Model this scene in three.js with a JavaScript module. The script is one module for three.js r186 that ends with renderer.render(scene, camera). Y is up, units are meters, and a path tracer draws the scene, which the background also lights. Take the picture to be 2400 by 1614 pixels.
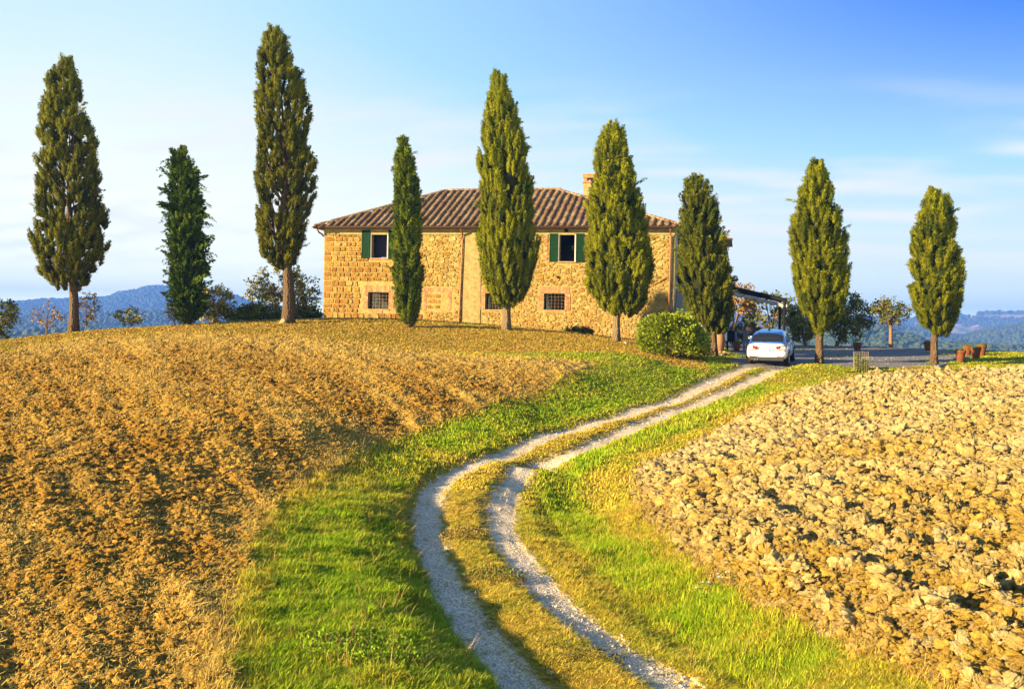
import * as THREE from 'three';
import { ImprovedNoise } from 'three/addons/math/ImprovedNoise.js';
import { mergeVertices } from 'three/addons/utils/BufferGeometryUtils.js';
import { RoundedBoxGeometry } from 'three/addons/geometries/RoundedBoxGeometry.js';

// ---------------------------------------------------------------- camera, sky, sun, exposure
const EYE = 5, F = 2500, CX = 1200, CY = 762, CY0 = 690, ROLL = 1.1 * Math.PI / 180;
const scene = new THREE.Scene();
const camera = new THREE.PerspectiveCamera(2 * Math.atan(807 / F) * 180 / Math.PI, 2400 / 1614, 0.1, 30000);
camera.position.set(0, EYE, 0);
camera.rotation.z = ROLL;
camera.setViewOffset(2400, 1614, 0, 807 - CY, 2400, 1614);

const SUN_AZ = 77 * Math.PI / 180, SUN_EL = 17.5 * Math.PI / 180;
const SUN = new THREE.Vector3(-Math.sin(SUN_AZ) * Math.cos(SUN_EL), Math.sin(SUN_EL), Math.cos(SUN_AZ) * Math.cos(SUN_EL));   // towards the sun
const sun = new THREE.DirectionalLight(new THREE.Color().setRGB(1, 0.75, 0.40), 5);
sun.position.copy(SUN).multiplyScalar(120); sun.castShadow = true; sun.shadow.radius = 1;
sun.shadow.mapSize.set(4096, 4096);
Object.assign(sun.shadow.camera, { left: -70, right: 70, top: 50, bottom: -50, near: 1, far: 300 });
sun.target.position.set(0, 0, -40); scene.add(sun, sun.target);

const renderer = new THREE.WebGLRenderer({ antialias: true });
renderer.toneMapping = THREE.LinearToneMapping;
renderer.toneMappingExposure = 4.0;
renderer.shadowMap.enabled = true;
const SKY_GAIN = 1 / 4.0;

const perlin = new ImprovedNoise();
const N3 = (x, y, z) => perlin.noise(x, y, z);
const fbm = (x, y, z, o = 4) => { let s = 0, a = 1, t = 0; for (let i = 0; i < o; i++) { s += a * perlin.noise(x, y, z); t += a; a *= 0.5; x *= 2.03; y *= 2.03; z *= 2.03; } return s / t; };
const clamp = (x, a = 0, b = 1) => Math.min(b, Math.max(a, x));
const smooth = (a, b, x) => { const t = clamp((x - a) / (b - a)); return t * t * (3 - 2 * t); };
const lerp = (a, b, t) => a + (b - a) * t;
const rng = (s) => () => { s = (s + 0x6d2b79f5) | 0; let t = Math.imul(s ^ (s >>> 15), 1 | s); t = (t + Math.imul(t ^ (t >>> 7), 61 | t)) ^ t; return ((t ^ (t >>> 14)) >>> 0) / 4294967296; };
const V = (x, y, z) => new THREE.Vector3(x, y, z);

{ // a clear evening sky: white low and towards the sun, deep blue high and away from it, thin cirrus
  const W = 2048, H = 1024, d = new Float32Array(W * H * 4);
  const low = [1.20, 1.16, 0.98], blue = [0.04, 0.21, 0.98], mid = [0.44, 0.75, 0.99], away = [0.84, 0.92, 0.96];
  for (let j = 0; j < H; j++) {
    const el = ((j + 0.5) / H - 0.5) * Math.PI, y = Math.sin(el), c = Math.cos(el);
    for (let i = 0; i < W; i++) {
      const az = ((i + 0.5) / W - 0.5) * 2 * Math.PI, x = Math.cos(az) * c, z = Math.sin(az) * c;
      const ang = x * SUN.x + y * SUN.y + z * SUN.z;                    // 1 towards the sun
      const up = Math.max(0, y), near = 0.5 + 0.5 * ang;
      const e = clamp(up / 0.34);
      const deep = smooth(0.06, 1.0, e) * lerp(1.55, 0.42, smooth(0.12, 0.62, near));   // how far towards blue
      const o = (j * W + i) * 4;
      let cir = 0;
      if (y > 0.01) {
        const k = 1 / (y + 0.18), px = x * k * 1.5, pz = z * k * 1.5;
        const st = fbm(px * 1.1 + pz * 0.6, pz * 4.2 - px * 0.9, 3.1, 5), big = fbm(px * 0.8, pz * 0.9, 9.2, 3);
        cir = smooth(-0.2, 0.3, st) * smooth(-0.38, 0.04, big) * smooth(0.02, 0.07, y) * (1 - smooth(0.14, 0.24, y)) * 1.0;
      }
      for (let q = 0; q < 3; q++) {
        const base = lerp(away[q], low[q], smooth(0.18, 0.52, near));
        let v = deep < 0.5 ? lerp(base, mid[q], deep / 0.5) : lerp(mid[q], blue[q], (deep - 0.5) / 0.75);
        v = lerp(v, [0.93, 0.93, 0.97][q], cir) * lerp(1, [0.38, 0.45, 0.6][q], smooth(0.3, 0.85, up));   // darker towards the zenith
        const far = Math.min(5000, 70 / Math.max(0.002, y + 0.008)), T = Math.exp(-2.6e-4 * far);   // the haze below takes some of this light away again
        d[o + q] = lerp(v, v / T, [1.0, 1.05, 0.25][q]) * SKY_GAIN;
      }
      d[o + 3] = 1;
    }
  }
  const t = new THREE.DataTexture(d, W, H, THREE.RGBAFormat, THREE.FloatType);
  t.mapping = THREE.EquirectangularReflectionMapping; t.magFilter = t.minFilter = THREE.LinearFilter; t.needsUpdate = true;
  scene.background = t; scene.environment = t;
}
scene.fog = new THREE.FogExp2(new THREE.Color().setRGB(0.11, 0.29, 1.0), 2.6e-4);

// ---------------------------------------------------------------- helpers
const SR = Math.sin(ROLL), CR = Math.cos(ROLL);
function at(px, py, D) {                                                 // the point seen at a pixel of the 2400-wide photograph, D metres ahead
  const cx = (px - CX) / F * D, cy = -(py - CY) / F * D;
  return V(cx * CR - cy * SR, EYE + cx * SR + cy * CR, -D);
}
const depthFor = (px, py, h) => h / (((px - CX) * SR - (py - CY0) * CR) / F);   // distance of a point of the ground, from its row and a first guess of its height
const numbers = {};
const numbered = (n) => { const k = numbers[n] = (numbers[n] ?? -1) + 1; return k ? n + '_' + String(k).padStart(3, '0') : n; };
function tag(o, label, category, group, kind) {
  if (label) o.userData.label = label;
  if (category) o.userData.category = category;
  if (group) o.userData.group = group;
  if (kind) o.userData.kind = kind;
  return o;
}
function base(name, p, turn = 0) { const g = new THREE.Group(); g.name = numbered(name); g.position.copy(p); g.rotation.y = turn; scene.add(g); return g; }
const mk = (name, geo, m, parent = scene) => {
  const o = new THREE.Mesh(geo, m); o.name = parent === scene ? numbered(name) : name; o.castShadow = o.receiveShadow = true; parent.add(o); return o;
};
class MB {                                                              // collects boxes, tubes, leaves and merges them into one mesh
  constructor(colored = false) { this.p = []; this.i = []; this.c = colored ? [] : null; this.uv = []; this.tint = [1, 1, 1]; }
  v(x, y, z, u = 0, w = 0) { this.p.push(x, y, z); this.uv.push(u, w); if (this.c) this.c.push(this.tint[0], this.tint[1], this.tint[2]); return this.p.length / 3 - 1; }
  tri(a, b, c) { this.i.push(a, b, c); return this; }
  box(x0, y0, z0, x1, y1, z1, m) {
    const cs = [[0, 0, 0], [1, 0, 0], [1, 1, 0], [0, 1, 0], [0, 0, 1], [1, 0, 1], [1, 1, 1], [0, 1, 1]].map(([a, b, c]) => { const q = V(a ? x1 : x0, b ? y1 : y0, c ? z1 : z0); return m ? q.applyMatrix4(m) : q; });
    for (const [a, b, c, d, ax] of [[4, 5, 6, 7, 2], [1, 0, 3, 2, 2], [5, 1, 2, 6, 0], [0, 4, 7, 3, 0], [7, 6, 2, 3, 1], [0, 1, 5, 4, 1]]) {
      const q = [a, b, c, d].map((k) => { const s = cs[k]; const raw = [k === 1 || k === 2 || k === 5 || k === 6 ? x1 : x0, k === 2 || k === 3 || k === 6 || k === 7 ? y1 : y0, k > 3 ? z1 : z0]; return this.v(s.x, s.y, s.z, ax === 0 ? raw[2] : raw[0], ax === 1 ? raw[2] : raw[1]); });
      this.tri(q[0], q[1], q[2]).tri(q[0], q[2], q[3]);
    }
    return this;
  }
  tube(pts, radii, seg = 7, flute = 0, cap = true) {
    const rings = []; let len = 0;
    for (let k = 0; k < pts.length; k++) {
      const a = pts[Math.max(0, k - 1)], b = pts[Math.min(pts.length - 1, k + 1)], t = b.clone().sub(a).normalize();
      if (k) len += pts[k].distanceTo(pts[k - 1]);
      const u = Math.abs(t.y) > 0.9 ? V(1, 0, 0) : V(0, 1, 0), n = u.clone().cross(t).normalize(), w = t.clone().cross(n), r = Array.isArray(radii) ? radii[k] : radii, ring = [];
      for (let s = 0; s <= seg; s++) {
        const an = s / seg * Math.PI * 2, rr = r * (1 + (flute ? flute * (Math.sin(an * 3 + 1) * 0.6 + Math.sin(an * 7 + len) * 0.4) : 0));
        ring.push(this.v(pts[k].x + (n.x * Math.cos(an) + w.x * Math.sin(an)) * rr, pts[k].y + (n.y * Math.cos(an) + w.y * Math.sin(an)) * rr, pts[k].z + (n.z * Math.cos(an) + w.z * Math.sin(an)) * rr, s / seg * Math.max(0.4, r * 6), len));
      }
      rings.push(ring);
    }
    for (let k = 0; k + 1 < rings.length; k++) for (let s = 0; s < seg; s++) { const a = rings[k][s], b = rings[k][s + 1], c = rings[k + 1][s + 1], d = rings[k + 1][s]; this.tri(a, b, c).tri(a, c, d); }
    if (cap) for (const [ring, q, f] of [[rings[0], pts[0], 1], [rings[rings.length - 1], pts[pts.length - 1], 0]]) {
      const c = this.v(q.x, q.y, q.z);
      for (let s = 0; s < seg; s++) f ? this.tri(c, ring[s + 1], ring[s]) : this.tri(c, ring[s], ring[s + 1]);
    }
    return this;
  }
  leaf(x, y, z, dx, dy, dz, sx, sy, sz, l, w) {                         // a folded kite from (x, y, z) along d, as wide as w along s
    const mx = x + dx * l * 0.45, my = y + dy * l * 0.45, mz = z + dz * l * 0.45, nx = (dy * sz - dz * sy) * w * 0.3, ny = (dz * sx - dx * sz) * w * 0.3, nz = (dx * sy - dy * sx) * w * 0.3;
    const a = this.v(x, y, z), b = this.v(mx + sx * w * 0.5 + nx, my + sy * w * 0.5 + ny, mz + sz * w * 0.5 + nz), c = this.v(x + dx * l, y + dy * l, z + dz * l), e = this.v(mx - sx * w * 0.5 + nx, my - sy * w * 0.5 + ny, mz - sz * w * 0.5 + nz);
    return this.tri(a, b, c).tri(a, c, e);
  }
  geo(flat = false) {
    let g = new THREE.BufferGeometry();
    g.setAttribute('position', new THREE.Float32BufferAttribute(this.p, 3));
    g.setAttribute('uv', new THREE.Float32BufferAttribute(this.uv, 2));
    if (this.c) g.setAttribute('color', new THREE.Float32BufferAttribute(this.c, 3));
    g.setIndex(this.i);
    if (flat) g = g.toNonIndexed();
    g.computeVertexNormals();
    return g;
  }
  build(name, m, parent = scene, flat = false) { return mk(name, this.geo(flat), m, parent); }
}

// ---------------------------------------------------------------- textures and materials
function tex(size, f, channels, rep, srgb) {                            // f(x, y) in 0..1, seamless through tiling noise
  const d = new Uint8Array(size * size * 4);
  for (let j = 0; j < size; j++) for (let i = 0; i < size; i++) {
    const v = f(i / size, j / size), o = (j * size + i) * 4;
    for (let q = 0; q < 3; q++) d[o + q] = clamp(Array.isArray(v) ? v[q] : v) * 255;
    d[o + 3] = 255;
  }
  const t = new THREE.DataTexture(d, size, size); t.wrapS = t.wrapT = THREE.RepeatWrapping; t.magFilter = THREE.LinearFilter; t.minFilter = THREE.LinearMipmapLinearFilter;
  t.repeat.set(rep, rep); if (srgb) t.colorSpace = THREE.SRGBColorSpace; t.needsUpdate = true; return t;
}
const TAU = Math.PI * 2;
const tile = (x, y, k, o, s) => {                                        // tiling fbm: noise on a torus of period k
  let sum = 0, a = 1, t = 0;
  for (let i = 0; i < o; i++) {
    const r = k / TAU; sum += a * perlin.noise(Math.cos(x * TAU) * r + s, Math.sin(x * TAU) * r + Math.cos(y * TAU) * r * 1.3, Math.sin(y * TAU) * r * 1.3 + s * 0.7); t += a; a *= 0.55; k *= 2;
  }
  return sum / t;
};
const soilBump = tex(512, (x, y) => 0.5 + 0.9 * tile(x, y, 9, 5, 1), 1, 0.6);
const soilTint = tex(512, (x, y) => { const a = tile(x, y, 5, 5, 4), b = tile(x, y, 40, 2, 8); return [0.86 + a * 0.5 + b * 0.35, 0.84 + a * 0.55 + b * 0.38, 0.82 + a * 0.6 + b * 0.4]; }, 3, 0.45, false);
const gravelTint = (() => {                                             // small stones, each with its own tone
  const S = 512, K = 64, r = rng(5), pts = [];
  for (let j = 0; j < K; j++) for (let i = 0; i < K; i++) pts.push([i + r(), j + r(), 0.55 + 0.6 * r(), r()]);
  return tex(S, (x, y) => {
    const gx = x * K, gy = y * K, ci = Math.floor(gx), cj = Math.floor(gy); let b = 9, c = null;
    for (let dj = -1; dj < 2; dj++) for (let di = -1; di < 2; di++) {
      const q = pts[((cj + dj + K) % K) * K + (ci + di + K) % K], ii = q[0] + (ci + di < 0 ? -K : ci + di >= K ? K : 0), jj = q[1] + (cj + dj < 0 ? -K : cj + dj >= K ? K : 0);
      const e = (gx - ii) ** 2 + (gy - jj) ** 2; if (e < b) { b = e; c = q; }
    }
    const v = c[2] * (1 - 0.45 * smooth(0.05, 0.5, b)); return [v, v * 0.985, v * (0.93 + 0.07 * c[3])];
  }, 3, 0.55);
})();
const barkBump = tex(256, (x, y) => 0.5 + 0.5 * tile(x, y * 0.999, 14, 3, 3) + 0.3 * Math.sin(x * TAU * 9 + 5 * tile(x, y, 4, 2, 6)), 1, 1);
const stoneTint = tex(256, (x, y) => { const a = tile(x, y, 6, 5, 11), b = tile(x, y, 30, 2, 2); return [0.84 + 0.45 * a + 0.2 * b, 0.82 + 0.55 * a + 0.2 * b, 0.78 + 0.65 * a + 0.2 * b]; }, 3, 0.8);
const stoneBump = tex(256, (x, y) => 0.5 + 0.8 * tile(x, y, 8, 5, 15), 1, 1.4);
const mat = (r, g, b, o = {}) => new THREE.MeshPhysicalMaterial({ color: new THREE.Color().setRGB(r * 0.8, g * 0.8, b * 0.8), roughness: 0.9, specularIntensity: (o.roughness ?? 0.9) > 0.65 ? 0.25 : 1, ...o });
const M = {
  ground: mat(1, 1, 1, { vertexColors: true, map: soilTint, bumpMap: soilBump, bumpScale: 0.05, roughness: 1 }),
  soil: mat(1, 1, 1, { vertexColors: true, map: soilTint, bumpMap: soilBump, bumpScale: 0.09, roughness: 1 }),
  gravel: mat(1.25, 1.25, 1.25, { vertexColors: true, map: gravelTint, bumpMap: gravelTint, bumpScale: 0.018, roughness: 1 }),
  leaf: mat(1, 1, 1, { vertexColors: true, roughness: 0.9, side: THREE.DoubleSide }),
  blade: mat(1, 1, 1, { roughness: 0.9, side: THREE.DoubleSide }),
  bark: mat(0.13, 0.085, 0.05, { bumpMap: barkBump, bumpScale: 0.06, roughness: 0.95 }),
  barkPale: mat(0.20, 0.145, 0.09, { bumpMap: barkBump, bumpScale: 0.05, roughness: 0.95 }),
  twig: mat(0.22, 0.14, 0.08, {}),
  clod: mat(1, 1, 1, { map: soilTint, bumpMap: soilBump, bumpScale: 0.02, roughness: 1 }),
  mortar: mat(0.47, 0.35, 0.125, { map: stoneTint, bumpMap: stoneBump, bumpScale: 0.05 }),
  plaster: mat(0.42, 0.33, 0.15, { map: stoneTint, bumpMap: stoneBump, bumpScale: 0.012 }),
  stripPlaster: mat(0.42, 0.335, 0.14, { map: stoneTint, bumpMap: stoneBump, bumpScale: 0.05 }),
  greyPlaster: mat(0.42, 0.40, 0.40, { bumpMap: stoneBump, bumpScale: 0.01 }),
  stones: [[0.36, 0.205, 0.042], [0.40, 0.255, 0.06], [0.33, 0.175, 0.036], [0.43, 0.30, 0.09], [0.38, 0.235, 0.055], [0.30, 0.15, 0.032]].map(([r, g, b]) => mat(r, g, b, { map: stoneTint, bumpMap: stoneBump, bumpScale: 0.07 })),
  rubble: mat(1, 1, 1, { vertexColors: true, map: stoneTint, bumpMap: stoneBump, bumpScale: 0.06 }),
  brick: mat(0.50, 0.24, 0.11, { map: stoneTint }),
  brickPale: mat(0.60, 0.36, 0.18, { map: stoneTint }),
  tiles: [[0.24, 0.14, 0.075], [0.29, 0.20, 0.115], [0.26, 0.165, 0.095], [0.37, 0.29, 0.18], [0.19, 0.105, 0.06], [0.31, 0.20, 0.10]].map(([r, g, b]) => mat(r, g, b, { map: stoneTint, bumpMap: stoneBump, bumpScale: 0.01 })),
  tileMix: mat(1, 1, 1, { vertexColors: true, map: stoneTint }),
  gutter: mat(0.07, 0.035, 0.02, { roughness: 0.5, metalness: 0.4 }),
  pipe: mat(0.26, 0.115, 0.045, { roughness: 0.5, metalness: 0.3 }),
  shutter: mat(0.003, 0.030, 0.008, { roughness: 0.8 }),
  frame: mat(0.62, 0.58, 0.5, { roughness: 0.6 }),
  iron: mat(0.16, 0.095, 0.05, { roughness: 0.6, metalness: 0.5 }),
  darkRoom: mat(0.03, 0.03, 0.045, {}),
  glass: new THREE.MeshPhysicalMaterial({ color: 0xffffff, roughness: 0.04, transmission: 1, thickness: 0 }),
  darkWood: mat(0.04, 0.03, 0.025, {}),
  wood: mat(0.30, 0.17, 0.08, {}),
  terracotta: mat(0.23, 0.085, 0.035, { map: stoneTint, roughness: 0.9 }),
  jar: mat(0.50, 0.28, 0.15, { map: stoneTint }),
  steel: mat(0.010, 0.010, 0.013, { roughness: 0.75 }),
  blueMetal: mat(0.06, 0.10, 0.30, { roughness: 0.4, metalness: 0.4 }),
};
const struct = (o) => { o.userData.kind = 'structure'; return o; };

// ---------------------------------------------------------------- the lie of the land: heights through measured points
const hRoad = (py) => { const t = [[840, -2.8], [868, -2.92], [892, -3.2], [923, -3.5], [962, -3.75], [1000, -3.92], [1032, -4.05], [1065, -4.15], [1105, -4.25], [1150, -4.3], [1200, -4.35], [1250, -4.4], [1370, -4.45], [1614, -4.5]]; for (let k = 1; k < t.length; k++) if (py <= t[k][0]) return lerp(t[k - 1][1], t[k][1], (py - t[k - 1][0]) / (t[k][0] - t[k - 1][0])); return -4.5; };
const TRACK_L = [[1262, 1700], [1227, 1614], [1189, 1579], [1154, 1536], [1124, 1493], [1090, 1450], [1067, 1407], [1043, 1364], [1020, 1321], [1007, 1279], [1000, 1236], [1002, 1195], [1013, 1160], [1038, 1128], [1090, 1099], [1150, 1076], [1236, 1043], [1322, 1013], [1407, 987], [1536, 950], [1622, 919], [1700, 882], [1752, 862]];
const TRACK_R = [[1720, 1700], [1592, 1614], [1540, 1579], [1472, 1536], [1407, 1493], [1352, 1450], [1300, 1407], [1262, 1364], [1227, 1321], [1193, 1279], [1176, 1236], [1178, 1180], [1195, 1140], [1257, 1099], [1356, 1060], [1407, 1034], [1493, 998], [1579, 963], [1686, 925], [1770, 888], [1835, 864]];
const EDGE_L = [[540, 1700, -4], [540, 1614, -3.95], [540, 1450, -3.85], [590, 1300, -3.8], [640, 1200, -3.85], [750, 1120, -3.84], [900, 1040, -3.8], [1050, 985, -3.55], [1180, 940, -3.27], [1330, 880, -2.80], [1420, 835, -2.34]];
const EDGE_R = [[2260, 1700, -4], [2150, 1614, -4], [2000, 1540, -4.05], [1870, 1470, -4.1], [1750, 1400, -4.1], [1640, 1330, -4.15], [1560, 1260, -4.2], [1490, 1190, -4.25], [1470, 1120, -4.25], [1530, 1075, -4.15], [1640, 1020, -3.95], [1750, 955, -3.65], [1850, 915, -3.3], [1990, 882, -3.0]];
const DITCH = [[1815, 901, -3.32], [1750, 936, -3.64], [1665, 970, -3.88], [1579, 1009, -4.08], [1510, 1034, -4.2], [1442, 1064, -4.36], [1365, 1099, -4.5], [1317, 1137, -4.70], [1313, 1180, -4.78], [1330, 1225, -4.80], [1380, 1280, -4.74], [1470, 1350, -4.64], [1580, 1430, -4.62], [1700, 1500, -4.6], [1850, 1614, -4.58]];
const ctrl = [];                                                        // [X, D, h]
const addH = (px, py, h) => { const D = depthFor(px, py, h), p = at(px, py, D); ctrl.push([p.x, D, p.y - EYE]); };
const addD = (px, py, D) => { const p = at(px, py, D); ctrl.push([p.x, D, p.y - EYE]); };
for (const t of [TRACK_L, TRACK_R]) for (const [x, y] of t) addH(x, y, hRoad(y));
for (const t of DITCH) if (t[1] < 1110) t[2] = Math.max(t[2], hRoad(t[1]) - 0.07);
for (const t of [EDGE_L, EDGE_R, DITCH]) for (const [x, y, h] of t) addH(x, y, h);
for (const [x, y, h] of [[900, 1300, -4.15], [930, 1400, -4.16], [985, 1500, -4.16], [1050, 1614, -4.16], [900, 1200, -4.12], [740, 1300, -3.93], [760, 1450, -3.9], [780, 1200, -3.92], [965, 1310, -4.42], [1022, 1420, -4.45], [1085, 1530, -4.5],
  [0, 1614, -3.9], [300, 1614, -3.92], [300, 1450, -3.8], [0, 1300, -3.6], [300, 1200, -3.5], [0, 1000, -3.2], [300, 1000, -3.15], [500, 1050, -3.3], [700, 1000, -3.2], [0, 880, -2.85], [300, 860, -2.6], [600, 850, -2.55], [600, 920, -2.9], [900, 900, -2.85], [900, 840, -2.5], [1100, 850, -2.55], [1100, 900, -2.95], [1250, 830, -2.35],
  [1290, 1005, -3.97], [1380, 975, -3.84], [1490, 942, -3.64], [1580, 910, -3.36], [1560, 862, -2.75], [1500, 842, -2.42], [1650, 858, -2.8],
  [2400, 1614, -3.7], [2400, 1400, -3.6], [2000, 1300, -3.85], [2000, 1100, -3.6], [1750, 1100, -3.9], [2300, 1100, -3.4], [2200, 950, -3.1], [2400, 950, -3.0], [1900, 950, -3.45], [2200, 882, -2.85], [2390, 880, -2.8],
  [1900, 865, -2.8], [2000, 866, -2.78], [2100, 866, -2.75], [2000, 838, -2.75], [2200, 838, -2.75], [1900, 832, -2.75], [2050, 818, -2.75], [2380, 840, -2.75], [1790, 856, -2.8]]) addH(x, y, h);
for (const [x, y, D] of [[0, 805, 46], [165, 780, 50], [300, 770, 50.5], [440, 763, 51.2], [660, 758, 51], [955, 760, 52], [1187, 774, 51.5], [1445, 800, 50], [1670, 835, 49.3], [754, 753, 73], [960, 759, 71.8], [1187, 768, 70.5], [1400, 788, 69.3], [1575, 808, 68], [754, 752.5, 62], [560, 756, 56]]) addD(x, y, D);
for (const q of [[-40, 10, -3.5], [-40, 30, -3.3], [-42, 45, -4.4], [40, 10, -3], [40, 30, -2.6], [42, 45, -2.7], [40, 58, -3], [-6, 3, -4.1], [0, 3, -4.7], [6, 3, -4], [-20, 3, -3.8], [20, 3, -3.2], [-45, 62, -7], [-30, 62, -4.6], [-22, 62, -3.6], [-16, 60, -2.5], [-40, 92, -16], [-20, 92, -11], [0, 92, -6], [-5, 80, -2.8], [12, 80, -3.2], [16, 92, -7], [18, 72, -3.6], [26, 72, -5], [36, 70, -6], [30, 92, -12], [45, 92, -14], [22, 65, -2.75], [15, 65, -2.75], [27, 63, -2.85]]) ctrl.push([q[0], q[1], q[2] + q[1] * (CY - CY0) / F]);
const terrain = (() => {                                                // thin plate spline solved once, then kept on a quarter-metre grid
  const n = ctrl.length, m = n + 3, A = [], U = (r2) => r2 < 1e-9 ? 0 : r2 * Math.log(r2), S = 20;
  for (let i = 0; i < n; i++) { const r = new Float64Array(m + 1); for (let j = 0; j < n; j++) r[j] = U(((ctrl[i][0] - ctrl[j][0]) ** 2 + (ctrl[i][1] - ctrl[j][1]) ** 2) / S / S); r[i] += 1e-4; r[n] = 1; r[n + 1] = ctrl[i][0] / S; r[n + 2] = ctrl[i][1] / S; r[m] = ctrl[i][2]; A.push(r); }
  for (let k = 0; k < 3; k++) { const r = new Float64Array(m + 1); for (let j = 0; j < n; j++) r[j] = k === 0 ? 1 : ctrl[j][k - 1] / S; A.push(r); }
  for (let c = 0; c < m; c++) {
    let b = c; for (let r = c + 1; r < m; r++) if (Math.abs(A[r][c]) > Math.abs(A[b][c])) b = r;
    [A[c], A[b]] = [A[b], A[c]];
    for (let r = c + 1; r < m; r++) { const f = A[r][c] / A[c][c]; if (f) for (let k = c; k <= m; k++) A[r][k] -= f * A[c][k]; }
  }
  const w = new Float64Array(m);
  for (let c = m - 1; c >= 0; c--) { let s = A[c][m]; for (let k = c + 1; k < m; k++) s -= A[c][k] * w[k]; w[c] = s / A[c][c]; }
  const X0 = -62, X1 = 62, D1 = 100, st = 0.25, nx = (X1 - X0) / st + 1, nd = D1 / st + 1, G = new Float32Array(nx * nd);
  for (let j = 0; j < nd; j++) for (let i = 0; i < nx; i++) {
    const x = X0 + i * st, d = j * st; let s = w[n] + w[n + 1] * x / S + w[n + 2] * d / S;
    for (let k = 0; k < n; k++) { const r2 = ((x - ctrl[k][0]) ** 2 + (d - ctrl[k][1]) ** 2) / S / S; if (r2 > 1e-9) s += w[k] * r2 * Math.log(r2); }
    G[j * nx + i] = s;
  }
  return (x, d) => {
    const u = clamp((x - X0) / st, 0, nx - 1.001), v = clamp(d / st, 0, nd - 1.001), i = Math.floor(u), j = Math.floor(v), a = u - i, b = v - j, o = j * nx + i;
    return lerp(lerp(G[o], G[o + 1], a), lerp(G[o + nx], G[o + nx + 1], a), b);
  };
})();
function hit(px, py) {                                                   // where the ray through a pixel meets the land: [X, D]
  let last = 4;
  for (let D = 4; D < 100; D *= 1.004) { const p = at(px, py, D); if (p.y - EYE < terrain(p.x, D)) { let a = last, b = D; for (let k = 0; k < 20; k++) { const m = (a + b) / 2, q = at(px, py, m); q.y - EYE < terrain(q.x, m) ? b = m : a = m; } return [at(px, py, b).x, b]; } last = D; }
  return [at(px, py, 60).x, 60];
}
const hits = (l) => l.map(([x, y]) => hit(x, y));
const curve = (l) => new THREE.CatmullRomCurve3(l.map(([x, d]) => V(x, 0, d)), false, 'centripetal').getPoints(70).map((p) => [p.x, p.z]);
const wL = curve(hits(TRACK_L)), wR = curve(hits(TRACK_R)), wEL = EDGE_L.map(([x, y, h]) => { const D = depthFor(x, y, h); return [at(x, y, D).x, D]; }), wER = EDGE_R.map(([x, y, h]) => { const D = depthFor(x, y, h); return [at(x, y, D).x, D]; });
const wD = DITCH.map(([x, y, h]) => { const D = depthFor(x, y, h); return [at(x, y, D).x, D]; });
const upperL = hits([[1400, 848], [1250, 838], [1100, 830], [900, 812], [700, 788], [440, 782], [165, 798], [0, 822]]);
const FIELD_L = [...wEL, ...upperL, [-60, 42], [-60, 2], [-2.5, 2]];
const FIELD_R = [...wER, ...hits([[2080, 876], [2200, 872], [2390, 868]]), [40, 44], [40, 2], [3, 2]];
const TERRACE = [...hits([[1700, 850], [1745, 862], [1845, 866], [1880, 858], [1905, 853], [1985, 860], [2100, 862], [2200, 858], [2290, 830]]), [27.5, 66.5], [10, 66.5], [10.8, 58], ...hits([[1690, 812], [1715, 825], [1722, 838]])];
const inside = (poly, x, d) => { let c = false; for (let i = 0, j = poly.length - 1; i < poly.length; j = i++) { const [a, b] = poly[i], [e, f] = poly[j]; if ((b > d) !== (f > d) && x < (e - a) * (d - b) / (f - b) + a) c = !c; } return c; };
const near = (l, x, d) => { let best = 1e9; for (let k = 0; k + 1 < l.length; k++) { const [a, b] = l[k], ex = l[k + 1][0] - a, ed = l[k + 1][1] - b, t = clamp(((x - a) * ex + (d - b) * ed) / (ex * ex + ed * ed)), q = (x - a - ex * t) ** 2 + (d - b - ed * t) ** 2; if (q < best) best = q; } return Math.sqrt(best); };
const ZONE = { FL: 0, FR: 1, GRASS: 2, TRACK: 3, TERRACE: 4 };
function zoneAt(x, d) {                                                  // zone, distance to the nearer track, which track
  const wob = 0.16 * N3(x * 1.7, d * 1.7, 5) + 0.10 * N3(x * 5, d * 5, 2);
  const wx = x + wob, wd = d + wob * 0.6;
  if (inside(FIELD_L, wx, wd)) return [ZONE.FL, 9, 0];
  if (inside(FIELD_R, wx, wd)) return [ZONE.FR, 9, 0];
  let a = 9, b = 9;
  if (d < 46 && x > -4 && x < 13 && x > -9 + d * 0.17 && x < 5 + d * 0.2) { a = near(wL, x, d); b = near(wR, x, d); }
  if (inside(TERRACE, wx, wd)) return [ZONE.TERRACE, Math.min(a, b), 0];
  const m = Math.min(a, b);
  return [m < 0.29 + 0.09 * smooth(18, 11, d) + wob * 0.45 && d < 45 ? ZONE.TRACK : ZONE.GRASS, m, a < b ? 1 : 2];
}
const isLeftOf = (l, x, d) => { let k = 0; while (k + 2 < l.length && l[k + 1][1] < d) k++; const t = clamp((d - l[k][1]) / (l[k + 1][1] - l[k][1])); return x < lerp(l[k][0], l[k + 1][0], t); };
function dryness(x, d, m) {                                              // 0 fresh green .. 1 straw yellow
  const n = 0.5 + 0.9 * fbm(x * 0.7, d * 0.7, 3, 3) + 0.35 * N3(x * 3, d * 3, 1);
  let t;
  if (d > 47 || (d > 42.5 && x < 8)) t = x > 9 ? 0.42 : 0.93;
  else if (x > 9.5 && d > 39) t = 0.45;
  else if (isLeftOf(wL, x, d)) { t = d < 19 ? 0.16 : d < 27 ? 0.42 : 0.22; t += 0.35 * (1 - smooth(0.3, 0.8, m)) * (d < 16 ? 0.2 : 1); if (near(wEL, x, d) < 0.35) t += 0.3; }
  else if (isLeftOf(wR, x, d)) t = 0.86;
  else { const q = near(wD, x, d); t = lerp(0.24, 0.70, smooth(0.25, 0.85, q)); }
  return clamp(t + (n - 0.5) * 0.55);
}
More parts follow.
